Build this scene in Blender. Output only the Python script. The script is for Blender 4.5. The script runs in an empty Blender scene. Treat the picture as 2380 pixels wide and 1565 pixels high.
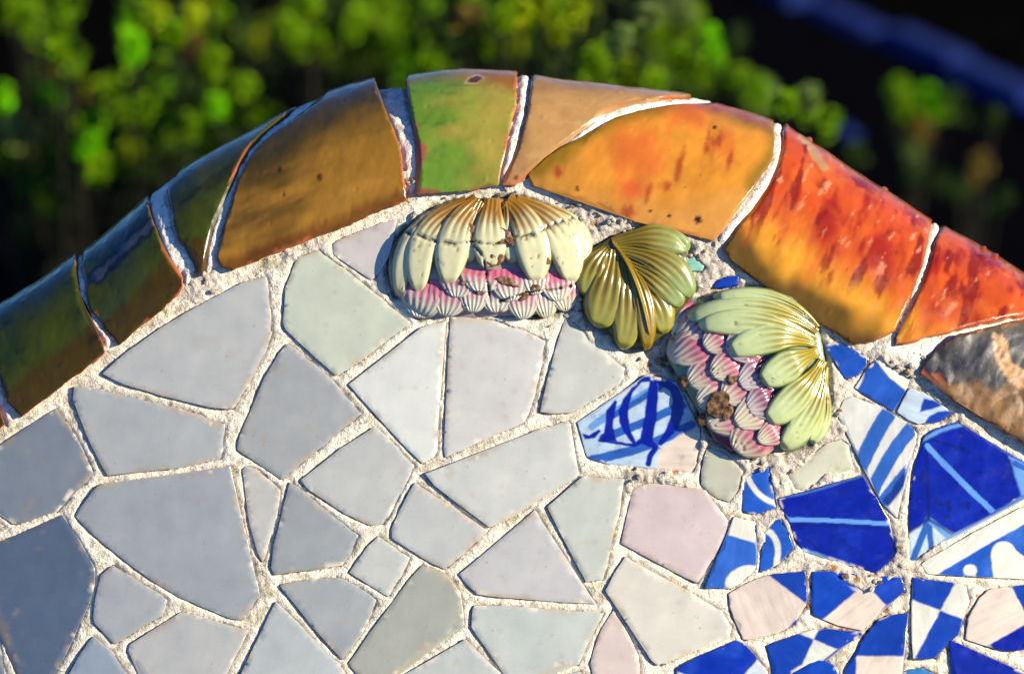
import bpy, math, random
import numpy as np
from mathutils import Vector, Matrix
from mathutils.geometry import delaunay_2d_cdt

rng = np.random.default_rng(7)
random.seed(7)
SC = bpy.context.scene
COL = SC.collection

# ------------------------------------------------------------------ camera, light, exposure
S = 0.82 / 2379.0            # metres per unit of the survey grid on the mosaic face
CX, CY = 1189.5, 782.5
DCAM = 3.07
TILT = math.radians(25)
ORG = np.array([0.0, 0.0, 0.70])
EX = np.array([1.0, 0, 0]); EY = np.array([0, math.sin(TILT), math.cos(TILT)]); EZ = np.array([0, -math.cos(TILT), math.sin(TILT)])

cam_d = bpy.data.cameras.new('camera'); cam = bpy.data.objects.new('camera', cam_d); COL.objects.link(cam)
cam.location = ORG + EZ * DCAM
cam.rotation_euler = (math.radians(90) - TILT, 0, 0)
cam_d.sensor_width = 36.0
cam_d.lens = 36.0 * DCAM / 0.82
cam_d.clip_start = 0.05; cam_d.clip_end = 600
cam_d.dof.use_dof = True
cam_d.dof.focus_distance = DCAM + 0.012
cam_d.dof.aperture_fstop = 2.7
SC.camera = cam

SUN_L = np.array([0.83, 0.21, 0.53]); SUN_L /= np.linalg.norm(SUN_L)
SUN_W = SUN_L[0] * EX + SUN_L[1] * EY + SUN_L[2] * EZ
elev = math.asin(SUN_W[2]); azim = math.atan2(SUN_W[0], SUN_W[1])
W = bpy.data.worlds.new('World'); SC.world = W; W.use_nodes = True
nt = W.node_tree; bg = nt.nodes['Background']
sky = nt.nodes.new('ShaderNodeTexSky'); sky.sky_type = 'NISHITA'; sky.sun_disc = False
sky.sun_elevation = elev; sky.sun_rotation = azim
sky.air_density = 1.0; sky.dust_density = 0.1; sky.ozone_density = 5.0
deep = nt.nodes.new('ShaderNodeMix'); deep.data_type = 'RGBA'; deep.blend_type = 'MULTIPLY'; deep.inputs[0].default_value = 1.0
deep.inputs[7].default_value = (0.50, 0.84, 1.40, 1)      # very clear, deep blue sky
nt.links.new(sky.outputs[0], deep.inputs[6]); nt.links.new(deep.outputs[2], bg.inputs[0]); bg.inputs[1].default_value = 0.075
sun_d = bpy.data.lights.new('sun', 'SUN'); sun_d.energy = 5.0; sun_d.angle = math.radians(0.5); sun_d.color = (1.0, 0.88, 0.68)
sun = bpy.data.objects.new('sun', sun_d); COL.objects.link(sun)
sun.rotation_euler = Vector(SUN_W).to_track_quat('Z', 'Y').to_euler()
sun.location = (4, -2, 5)
SC.view_settings.view_transform = 'Standard'; SC.view_settings.look = 'None'
SC.view_settings.exposure = 1.45; SC.view_settings.gamma = 1.0
SC.render.engine = 'CYCLES'

# ------------------------------------------------------------------ small maths
def lin(c, k=1.0):
    c = np.asarray(c, float) / 255.0
    return np.where(c <= 0.04045, c / 12.92, ((c + 0.055) / 1.055) ** 2.4) * k
KA = 0.445                     # photograph value -> surface colour
def A(r, g, b, k=KA): return lin((r, g, b), k)
def sst(a, b, x):
    t = np.clip((x - a) / (b - a), 0, 1); return t * t * (3 - 2 * t)
_T = np.random.default_rng(3).random((256, 256))
def vnoise(x, y):
    x = np.asarray(x, float); y = np.asarray(y, float)
    xi = np.floor(x).astype(int); yi = np.floor(y).astype(int); fx = x - xi; fy = y - yi
    fx = fx * fx * (3 - 2 * fx); fy = fy * fy * (3 - 2 * fy)
    a = _T[xi & 255, yi & 255]; b = _T[(xi + 1) & 255, yi & 255]; c = _T[xi & 255, (yi + 1) & 255]; d = _T[(xi + 1) & 255, (yi + 1) & 255]
    return (a * (1 - fx) + b * fx) * (1 - fy) + (c * (1 - fx) + d * fx) * fy
def fbm(x, y, o=4, s=0.0):
    v = 0; a = 0.5; n = 0
    for i in range(o):
        v = v + a * vnoise(x * 2 ** i + 17.3 * i + s, y * 2 ** i + 9.1 * i + s * 1.7); n += a; a *= 0.5
    return v / n * 2 - 1        # about -1..1
def mixc(c, m, col):
    m = np.clip(m, 0, 1)[..., None]; return c * (1 - m) + np.asarray(col) * m

def to_world(px, py, z):
    k = S * (1 - z / DCAM)
    x = (px - CX) * k; y = (CY - py) * k
    return ORG + np.multiply.outer(x, EX) + np.multiply.outer(y, EY) + np.multiply.outer(z, EZ)
def z_face(px, py):
    return -(((px - 1420) * S) ** 2) / (2 * 3.0)

def inside(poly, x, y):
    r = np.zeros(x.shape, bool); n = len(poly)
    for i in range(n):
        x0, y0 = poly[i]; x1, y1 = poly[(i + 1) % n]
        if y0 == y1: continue
        c = (y0 > y) != (y1 > y)
        r ^= c & (x < (x1 - x0) * (y - y0) / (y1 - y0) + x0)
    return r
def seg_dist(pts, x, y, closed=True):
    d = np.full(x.shape, 1e9); n = len(pts)
    for i in range(n if closed else n - 1):
        x0, y0 = pts[i]; x1, y1 = pts[(i + 1) % n]
        dx, dy = x1 - x0, y1 - y0; l2 = dx * dx + dy * dy + 1e-12
        t = np.clip(((x - x0) * dx + (y - y0) * dy) / l2, 0, 1)
        d = np.minimum(d, (x - x0 - t * dx) ** 2 + (y - y0 - t * dy) ** 2)
    return np.sqrt(d)
def sdist(poly, x, y):
    d = seg_dist(poly, x, y); return np.where(inside(poly, x, y), -d, d)
def resample(poly, step, closed=True):
    p = np.asarray(poly, float); out = []
    n = len(p)
    for i in range(n if closed else n - 1):
        a, b = p[i], p[(i + 1) % n]; m = max(1, int(round(np.linalg.norm(b - a) / step)))
        for k in range(m): out.append(a + (b - a) * k / m)
    if not closed: out.append(p[-1])
    return np.array(out)
def area2(p):
    x, y = p[:, 0], p[:, 1]; return np.sum(x * np.roll(y, -1) - np.roll(x, -1) * y)
def loop_normals(p):           # outward for positive area
    t = np.roll(p, -1, 0) - np.roll(p, 1, 0); t /= np.linalg.norm(t, axis=1)[:, None] + 1e-9
    return np.stack([t[:, 1], -t[:, 0]], 1)

# ------------------------------------------------------------------ object helpers
def link(name, me, parent=None):
    o = bpy.data.objects.new(name, me); COL.objects.link(o)
    if parent is not None: o.parent = parent
    return o
def mesh_obj(name, V, F, mat, parent=None, col=None, smooth=True, local=None):
    V = np.asarray(V, float); c = V.mean(0)
    off = Vector(c)
    me = bpy.data.meshes.new(name)
    if isinstance(F, np.ndarray): F = F.tolist()
    me.from_pydata((V - c).tolist(), [], F)
    if col is not None:
        at = me.color_attributes.new('Col', 'FLOAT_COLOR', 'POINT')
        cc = np.ones((len(V), 4), np.float32); cc[:, :3] = np.clip(col, 0, 1)
        at.data.foreach_set('color', cc.ravel())
    me.polygons.foreach_set('use_smooth', np.full(len(me.polygons), smooth))
    me.materials.append(mat); me.update()
    o = link(name, me, parent)
    if parent is not None: off = off - Vector(WPOS[parent.name])
    o.location = off; WPOS[o.name] = tuple(c)
    return o
WPOS = {}
def thing(name, label, cat, loc=(0, 0, 0), group=None):
    o = bpy.data.objects.new(name, None); COL.objects.link(o); o.location = loc; o.empty_display_size = 0.1
    o['label'] = label; o['category'] = cat
    if group: o['group'] = group
    WPOS[o.name] = tuple(loc)
    return o

# ------------------------------------------------------------------ materials
def new_mat(name):
    m = bpy.data.materials.new(name); m.use_nodes = True
    return m, m.node_tree, m.node_tree.nodes['Principled BSDF']
def glaze_mat(name, rough, speck=0.0, bump=0.1, bscale=60, var=0.08, coat=0.0, spec=0.5, speckcol=(0.16, 0.08, 0.03)):
    m, t, p = new_mat(name); N = t.nodes.new; L = t.links.new
    at = N('ShaderNodeAttribute'); at.attribute_name = 'Col'
    tc = N('ShaderNodeTexCoord'); ns = N('ShaderNodeTexNoise'); ns.inputs['Scale'].default_value = bscale; ns.inputs['Detail'].default_value = 6
    L(tc.outputs['Object'], ns.inputs['Vector'])
    mr = N('ShaderNodeMapRange'); mr.inputs[1].default_value = 0.3; mr.inputs[2].default_value = 0.7; mr.inputs[3].default_value = 1 - var; mr.inputs[4].default_value = 1 + var
    L(ns.outputs['Fac'], mr.inputs[0])
    mx = N('ShaderNodeVectorMath'); mx.operation = 'SCALE'; L(at.outputs['Color'], mx.inputs[0]); L(mr.outputs[0], mx.inputs['Scale'])
    out = mx.outputs[0]
    if speck:
        for sc, th, amt in ((230, 0.735, 0.75), (110, 0.74, 0.30)):
            n2 = N('ShaderNodeTexNoise'); n2.inputs['Scale'].default_value = sc; n2.inputs['Detail'].default_value = 2; L(tc.outputs['Object'], n2.inputs['Vector'])
            r2 = N('ShaderNodeMapRange'); r2.inputs[1].default_value = th; r2.inputs[2].default_value = th + 0.05; r2.inputs[3].default_value = 0; r2.inputs[4].default_value = amt * speck
            L(n2.outputs['Fac'], r2.inputs[0])
            mm = N('ShaderNodeMix'); mm.data_type = 'RGBA'; L(r2.outputs[0], mm.inputs[0]); L(out, mm.inputs[6]); mm.inputs[7].default_value = (*speckcol, 1)
            out = mm.outputs[2]
    L(out, p.inputs['Base Color'])
    n3 = N('ShaderNodeTexNoise'); n3.inputs['Scale'].default_value = 90; n3.inputs['Detail'].default_value = 8; L(tc.outputs['Object'], n3.inputs['Vector'])
    r3 = N('ShaderNodeMapRange'); r3.inputs[1].default_value = 0.35; r3.inputs[2].default_value = 0.7; r3.inputs[3].default_value = rough; r3.inputs[4].default_value = rough + 0.18
    L(n3.outputs['Fac'], r3.inputs[0]); L(r3.outputs[0], p.inputs['Roughness'])
    p.inputs['Specular IOR Level'].default_value = spec
    p.inputs['Coat Weight'].default_value = coat; p.inputs['Coat Roughness'].default_value = 0.08
    bp = N('ShaderNodeBump'); bp.inputs['Strength'].default_value = bump; bp.inputs['Distance'].default_value = 0.0012
    L(ns.outputs['Fac'], bp.inputs['Height']); L(bp.outputs[0], p.inputs['Normal'])
    return m
M_WHITE = glaze_mat('white_glaze', 0.22, speck=1.1, bump=0.12, bscale=45, var=0.055)
M_PAINT = glaze_mat('painted_glaze', 0.12, speck=0.35, bump=0.1, bscale=70, var=0.07)
M_EDGE = glaze_mat('edge_glaze', 0.16, speck=0.55, bump=0.35, bscale=55, var=0.13, speckcol=(0.035, 0.02, 0.012), spec=0.19)
M_WORN = glaze_mat('worn_glaze', 0.42, speck=0.8, bump=0.6, bscale=90, var=0.2, speckcol=(0.2, 0.13, 0.08), spec=0.3)
M_RELIEF = glaze_mat('relief_glaze', 0.17, speck=0.8, bump=0.12, bscale=120, var=0.06)
M_CHIP = glaze_mat('bare_clay', 0.85, bump=1.0, bscale=260, var=0.45, spec=0.1)

def mortar_mat(name='mortar'):
    m, t, p = new_mat(name); N = t.nodes.new; L = t.links.new
    at = N('ShaderNodeAttribute'); at.attribute_name = 'Col'
    tc = N('ShaderNodeTexCoord')
    n1 = N('ShaderNodeTexNoise'); n1.inputs['Scale'].default_value = 210; n1.inputs['Detail'].default_value = 10; n1.inputs['Roughness'].default_value = 0.68
    n2 = N('ShaderNodeTexNoise'); n2.inputs['Scale'].default_value = 620; n2.inputs['Detail'].default_value = 5
    for n in (n1, n2): L(tc.outputs['Object'], n.inputs['Vector'])
    mr = N('ShaderNodeMapRange'); mr.inputs[1].default_value = 0.32; mr.inputs[2].default_value = 0.66; mr.inputs[3].default_value = 0.66; mr.inputs[4].default_value = 1.14; L(n1.outputs['Fac'], mr.inputs[0])
    pit = N('ShaderNodeMapRange'); pit.inputs[1].default_value = 0.30; pit.inputs[2].default_value = 0.38; pit.inputs[3].default_value = 0.35; pit.inputs[4].default_value = 1; L(n2.outputs['Fac'], pit.inputs[0])
    vo = N('ShaderNodeTexVoronoi'); vo.feature = 'DISTANCE_TO_EDGE'; vo.inputs['Scale'].default_value = 26
    wn = N('ShaderNodeTexNoise'); wn.inputs['Scale'].default_value = 60; wn.inputs['Detail'].default_value = 4; L(tc.outputs['Object'], wn.inputs['Vector'])
    wm = N('ShaderNodeVectorMath'); wm.operation = 'MULTIPLY_ADD'; L(wn.outputs['Color'], wm.inputs[0]); wm.inputs[1].default_value = (0.03,) * 3; L(tc.outputs['Object'], wm.inputs[2])
    L(wm.outputs[0], vo.inputs['Vector'])
    cr = N('ShaderNodeMapRange'); cr.inputs[1].default_value = 0.0; cr.inputs[2].default_value = 0.012; cr.inputs[3].default_value = 0.38; cr.inputs[4].default_value = 1; L(vo.outputs['Distance'], cr.inputs[0])
    a = N('ShaderNodeMath'); a.operation = 'MULTIPLY'; L(mr.outputs[0], a.inputs[0]); L(pit.outputs[0], a.inputs[1])
    b = N('ShaderNodeMath'); b.operation = 'MULTIPLY'; L(a.outputs[0], b.inputs[0]); L(cr.outputs[0], b.inputs[1])
    mx = N('ShaderNodeVectorMath'); mx.operation = 'SCALE'; L(at.outputs['Color'], mx.inputs[0]); L(b.outputs[0], mx.inputs['Scale'])
    L(mx.outputs[0], p.inputs['Base Color']); p.inputs['Roughness'].default_value = 0.95; p.inputs['Specular IOR Level'].default_value = 0.1
    h = N('ShaderNodeMath'); h.operation = 'MULTIPLY_ADD'; L(n2.outputs['Fac'], h.inputs[0]); h.inputs[1].default_value = 0.35; L(n1.outputs['Fac'], h.inputs[2])
    h2 = N('ShaderNodeMath'); h2.operation = 'MULTIPLY_ADD'; L(cr.outputs[0], h2.inputs[0]); h2.inputs[1].default_value = 0.18; L(h.outputs[0], h2.inputs[2])
    bp = N('ShaderNodeBump'); bp.inputs['Strength'].default_value = 0.95; bp.inputs['Distance'].default_value = 0.0026
    L(h2.outputs[0], bp.inputs['Height']); L(bp.outputs[0], p.inputs['Normal'])
    return m
M_MORTAR = mortar_mat()
def plain_mat(name, c1, c2, scale, rough=0.9, bump=0.5, bd=0.02, spec=0.15):
    m, t, p = new_mat(name); N = t.nodes.new; L = t.links.new
    tc = N('ShaderNodeTexCoord'); n = N('ShaderNodeTexNoise'); n.inputs['Scale'].default_value = scale; n.inputs['Detail'].default_value = 8; L(tc.outputs['Object'], n.inputs['Vector'])
    mm = N('ShaderNodeMix'); mm.data_type = 'RGBA'; L(n.outputs['Fac'], mm.inputs[0]); mm.inputs[6].default_value = (*c1, 1); mm.inputs[7].default_value = (*c2, 1)
    L(mm.outputs[2], p.inputs['Base Color']); p.inputs['Roughness'].default_value = rough; p.inputs['Specular IOR Level'].default_value = spec
    bp = N('ShaderNodeBump'); bp.inputs['Strength'].default_value = bump; bp.inputs['Distance'].default_value = bd
    L(n.outputs['Fac'], bp.inputs['Height']); L(bp.outputs[0], p.inputs['Normal'])
    return m
M_SOIL = plain_mat('dark_soil', (0.0006, 0.0006, 0.0007), (0.0022, 0.002, 0.0018), 14, 1.0, 0.8, 0.03, 0.0)
M_SAND = plain_mat('grey_paving', (0.07, 0.065, 0.06), (0.11, 0.10, 0.09), 8)
M_PATH = plain_mat('asphalt_path', (0.0006, 0.0006, 0.0008), (0.002, 0.002, 0.003), 40, 1.0, 0.4, 0.004, 0.0)
M_KERB = plain_mat('blue_kerb_stone', (0.0008, 0.005, 0.04), (0.004, 0.014, 0.085), 9, 0.95, 0.5, 0.004)
M_CORE = plain_mat('core_plaster', (0.36, 0.32, 0.26), (0.48, 0.44, 0.37), 22, 0.95, 0.6, 0.004)
M_STEM = plain_mat('brown_stem', (0.005, 0.005, 0.002), (0.014, 0.013, 0.006), 60, 0.9, 0.4, 0.002)
def leaf_mat():
    m, t, p = new_mat('leaf_green'); N = t.nodes.new; L = t.links.new
    at = N('ShaderNodeAttribute'); at.attribute_name = 'Col'
    tc = N('ShaderNodeTexCoord'); n = N('ShaderNodeTexNoise'); n.inputs['Scale'].default_value = 50; L(tc.outputs['Object'], n.inputs['Vector'])
    r = N('ShaderNodeMapRange'); r.inputs[3].default_value = 0.8; r.inputs[4].default_value = 1.2; L(n.outputs['Fac'], r.inputs[0])
    mx = N('ShaderNodeVectorMath'); mx.operation = 'SCALE'; L(at.outputs['Color'], mx.inputs[0]); L(r.outputs[0], mx.inputs['Scale'])
    L(mx.outputs[0], p.inputs['Base Color']); p.inputs['Roughness'].default_value = 0.6; p.inputs['Specular IOR Level'].default_value = 0.1
    tr = N('ShaderNodeBsdfTranslucent'); L(mx.outputs[0], tr.inputs['Color'])
    ms = N('ShaderNodeMixShader'); ms.inputs[0].default_value = 0.35
    L(p.outputs[0], ms.inputs[1]); L(tr.outputs[0], ms.inputs[2]); L(ms.outputs[0], t.nodes['Material Output'].inputs['Surface'])
    return m
M_LEAF = leaf_mat()

# ------------------------------------------------------------------ a piece cut from a loop: top surface, rounded rim, sides
def piece(name, loop, mp, parent, mat, step=12, rim=1.6, rim_drop=0.0006, depth=0.006, colf=None, side=(0.3, 0.2, 0.1), topf=None, rough_edge=1.2, res_edge=7, seed=0, grow=1.4, nicks=0):
    """loop in the surface's own 2-D units; mp(x, y, h) -> world points; topf(x, y) extra height; colf(x, y) colour."""
    P = resample(loop, res_edge)
    if area2(P) < 0: P = P[::-1]
    nrm = loop_normals(P)
    arc = np.arange(len(P)) * res_edge
    jag = rough_edge * (fbm(arc / 23.0, np.full(len(P), seed * 3.1), 3) + 0.5 * fbm(arc / 8.0, np.full(len(P), seed * 1.3 + 50), 2))
    nr = np.random.default_rng(1000 + seed)
    for _ in range(nicks):                       # small bites out of the broken edge
        k0 = nr.integers(len(P)); dk = (np.arange(len(P)) - k0 + len(P) // 2) % len(P) - len(P) // 2
        jag = jag - nr.uniform(2.0, 5.5) * np.exp(-(dk * res_edge / nr.uniform(4, 10)) ** 2)
    P = P + nrm * (jag + grow)[:, None]
    Q = P - loop_normals(P) * rim
    x0, y0 = Q.min(0); x1, y1 = Q.max(0)
    gx, gy = np.meshgrid(np.arange(x0, x1, step), np.arange(y0, y1, step * 0.87))
    gx = gx + (np.arange(gx.shape[0]) % 2)[:, None] * step * 0.5
    gx = gx.ravel(); gy = gy.ravel()
    k = inside(Q, gx, gy); gx, gy = gx[k], gy[k]
    k = seg_dist(Q, gx, gy) > step * 0.5; gx, gy = gx[k], gy[k]
    pts = np.concatenate([Q, np.stack([gx, gy], 1)])
    n = len(Q)
    r = delaunay_2d_cdt([Vector(p) for p in pts], [], [list(range(n))], 1, 1e-5, True)
    V2 = np.array([tuple(v) for v in r[0]]); F = [list(f) for f in r[2]]
    # loop vertices in the result
    idx = {}
    for i, ids in enumerate(r[3]):
        for q in ids: idx[q] = i
    ring0 = [idx.get(i, None) for i in range(n)]
    h = topf(V2[:, 0], V2[:, 1]) if topf else np.zeros(len(V2))
    V = [mp(V2[:, 0], V2[:, 1], h)]
    C = [colf(V2[:, 0], V2[:, 1]) if colf else np.full((len(V2), 3), 0.5)]
    hp = topf(P[:, 0], P[:, 1]) if topf else np.zeros(n)
    base = len(V2)
    cP = colf(P[:, 0], P[:, 1]) if colf else np.full((n, 3), 0.5)
    sd = np.asarray(side)
    V.append(mp(P[:, 0], P[:, 1], hp - rim_drop)); C.append(cP * 0.55 + sd * 0.45)
    V.append(mp(P[:, 0], P[:, 1], hp - rim_drop * 2.2)); C.append(np.tile(sd, (n, 1)))
    V.append(mp(P[:, 0], P[:, 1], hp - depth)); C.append(np.tile(sd, (n, 1)))
    for i in range(n):
        j = (i + 1) % n
        if ring0[i] is not None and ring0[j] is not None and ring0[i] != ring0[j]:
            F.append([ring0[j], ring0[i], base + i, base + j])
        for q in (0, 1):
            a = base + q * n; b = a + n
            F.append([a + j, a + i, b + i, b + j])
    V = np.concatenate(V); C = np.concatenate(C)
    # face orientation: world normal must point to the outside (h+)
    f = F[0]; c0 = V2[f].mean(0)
    hc = float(topf(np.array([c0[0]]), np.array([c0[1]]))[0]) if topf else 0.0
    up = mp(np.array([c0[0]]), np.array([c0[1]]), np.array([hc + 0.01]))[0] - mp(np.array([c0[0]]), np.array([c0[1]]), np.array([hc]))[0]
    nn = np.cross(V[f[1]] - V[f[0]], V[f[2]] - V[f[0]])
    if np.dot(nn, up) < 0: F = [q[::-1] for q in F]
    return mesh_obj(name, V, F, mat, parent, C)

def flat_map(tx=0.0, ty=0.0, c=(0, 0), lift=0.0):
    def mp(x, y, h):
        z = z_face(x, y) + h + lift + (tx * (x - c[0]) + ty * (y - c[1])) * S
        return to_world(x, y, z)
    return mp

def Z(r, pts):                # enlarged survey sheets -> survey grid
    o = {1: (0, 522.7), 2: (0, 1041.9), 3: (580.8, 522.7), 4: (580.8, 1041.9), 5: (1161.6, 522.7), 6: (1161.6, 1041.9), 7: (1740.1, 522.7), 8: (1740.1, 1041.9)}[r]
    return [(o[0] + 0.334 * x, o[1] + 0.334 * y) for x, y in pts]

# ------------------------------------------------------------------ the rounded edge: a swept surface (u along, th across)
RIB = np.array([
 (-200,1150,-290,905),(-80,1070,-170,825),(50,972,-50,742),(150,895,70,668),(245,823,190,581),(325,757,270,515),(400,695,347,449),
 (470,645,440,381),(541,628,540,328),(640,590,645,268),(740,552,750,216),(850,508,860,183),(955,464,940,176),(1060,444,1050,160),
 (1165,434,1195,163),(1240,436,1330,186),(1320,455,1460,200),(1400,482,1580,212),(1480,520,1680,238),(1565,540,1760,260),(1650,565,1822,284),
 (1715,625,1900,336),(1800,675,1985,392),(1890,738,2080,452),(1984,800,2174,514),(2100,868,2290,578),(2200,930,2385,636),(2300,985,2480,695),(2400,1050,2580,765),(2500,1110,2680,830)], float)
_mid = (RIB[:, :2] + RIB[:, 2:]) / 2
_arc = np.concatenate([[0], np.cumsum(np.linalg.norm(np.diff(_mid, axis=0), axis=1))])
UD = np.linspace(0, _arc[-1], 1600)
RD = np.stack([np.interp(UD, _arc, RIB[:, i]) for i in range(4)], 1)
_k = np.ones(31) / 31
for i in range(4):
    pad = np.concatenate([2 * RD[0, i] - RD[1:31, i][::-1], RD[:, i], 2 * RD[-1, i] - RD[-31:-1, i][::-1]])
    RD[:, i] = np.convolve(np.convolve(pad, _k, 'same'), np.ones(15) / 15, 'same')[30:-30]
VS = 190.0                    # units of v per radian
def rib_at(a):
    return [np.interp(a, UD, RD[:, i]) for i in range(4)]
def to_uv(px, py):
    Lx, Ly, Ux, Uy = RD.T; dx, dy = Ux - Lx, Uy - Ly
    cr = dx * (py - Ly) - dy * (px - Lx)
    t = ((px - Lx) * dx + (py - Ly) * dy) / (dx * dx + dy * dy)
    s = np.where(np.sign(cr[1:]) != np.sign(cr[:-1]))[0]
    best = None
    for i in s:
        f = cr[i] / (cr[i] - cr[i + 1] + 1e-12); tt = t[i] * (1 - f) + t[i + 1] * f
        sc = max(0, -0.15 - tt) + max(0, tt - 1.02)
        if best is None or sc < best[0]: best = (sc, UD[i] + f * (UD[1] - UD[0]), tt)
    if best is None:
        i = np.argmin(abs(cr)); best = (0, UD[i], t[i])
    return best[1], math.asin(max(-0.5, min(1.0, best[2]))) * VS
def edge_map(lift=0.0):
    def mp(a, v, h):
        th = v / VS
        Lx, Ly, Ux, Uy = rib_at(a)
        w = np.hypot(Ux - Lx, Uy - Ly)
        hh = h + lift
        k = np.sin(th) * (1 + hh / (w * S))
        b = 0.80 * w * S
        z = z_face(Lx, Ly) + 0.0075 - b + (b + hh) * np.cos(th)
        return to_world(Lx + (Ux - Lx) * k, Ly + (Uy - Ly) * k, z)
    return mp
def uv_px(a, v):
    Lx, Ly, Ux, Uy = rib_at(a); k = np.sin(np.clip(v / VS, -1, 1.5708)); return Lx + (Ux - Lx) * k, Ly + (Uy - Ly) * k
OVER = 2.45 * VS

# ------------------------------------------------------------------ setting: ground, path, kerbs
def sheet(name, pts, z, mat):
    me = bpy.data.meshes.new(name); me.from_pydata([(x, y, z) for x, y in pts], [], [list(range(len(pts)))]); me.materials.append(mat)
    o = link(name, me); o['kind'] = 'structure'; return o
sheet('ground', [(-150, -150), (150, -150), (150, 150), (-150, 150)], 0.0, M_SOIL)
sheet('terrace_pavement', [(-30, -30), (30, -30), (30, 0.02), (-30, 0.02)], 0.004, M_SAND)
def ground_at(px, py, h=0.0):
    d = to_world(np.array([px]), np.array([py]), np.array([0.0]))[0] - np.array(cam.location)
    k = (cam.location.z - h) / -d[2]
    return np.array(cam.location) + d * k
def at_dist(px, py, hd):      # point on the sight line at horizontal distance hd from the lens
    d = to_world(np.array([px]), np.array([py]), np.array([0.0]))[0] - np.array(cam.location)
    return np.array(cam.location) + d * (hd / d[1])
def kerb(name, label, p0, p1, w, hgt, ext):
    a, b = np.array(ground_at(*p0))[:2], np.array(ground_at(*p1))[:2]
    u = (b - a) / np.linalg.norm(b - a); n = np.array([-u[1], u[0]])
    a = a - u * ext; b = b + u * ext; L = np.linalg.norm(b - a)
    root = thing(name, label, 'kerb', (a[0], a[1], 0))
    m = max(1, int(L / 0.17))
    ang = math.atan2(u[1], u[0])
    me = bpy.data.meshes.new('kerb_stone')
    s = L / m / 2 - 0.009; w2 = w / 2; c = 0.012
    vs = [(-s, -w2, 0), (s, -w2, 0), (s, w2, 0), (-s, w2, 0), (-s, -w2, hgt - c), (s, -w2, hgt - c), (s, w2, hgt - c), (-s, w2, hgt - c),
          (-s + c, -w2 + c, hgt), (s - c, -w2 + c, hgt), (s - c, w2 - c, hgt), (-s + c, w2 - c, hgt)]
    fs = []
    for lo, hi in ((0, 4), (4, 8)):
        for i in range(4):
            j = (i + 1) % 4; fs.append([lo + i, lo + j, hi + j, hi + i])
    fs.append([8, 9, 10, 11])
    me.from_pydata(vs, [], fs); me.materials.append(M_KERB)
    for i in range(m):
        o = link('kerb_stone', me, root); q = u * (L * (i + 0.5) / m)
        q = q + n * rng.normal(0, .008); o.location = (q[0], q[1], rng.uniform(-0.022, 0)); o.rotation_euler = (rng.normal(0, .03), rng.normal(0, .03), ang + rng.normal(0, 0.03))
    return a, b
ka, kb = kerb('path_kerb', 'long row of blue kerb stones running diagonally behind the bushes at upper right', (1900, 30), (2379, 250), 0.06, 0.035, 1.6)
kc, kd = kerb('path_kerb', 'short piece of blue kerb in the soil between the low tufts and the lone bush', (1950, 292), (2010, 336), 0.04, 0.02, 0.0)
pa = sheet('garden_path', [tuple(ka + [0, -0.05]), tuple(kb + [0, -0.05]), tuple(kb + [-0.25, -0.55]), tuple(ka + [-0.25, -0.35])], 0.005, M_PATH)

# ------------------------------------------------------------------ the wall
wall = thing('mosaic_wall', 'arched garden wall top covered in broken white and blue tiles with rounded glazed edge tiles', 'mosaic wall', (0, 0, 0))

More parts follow.
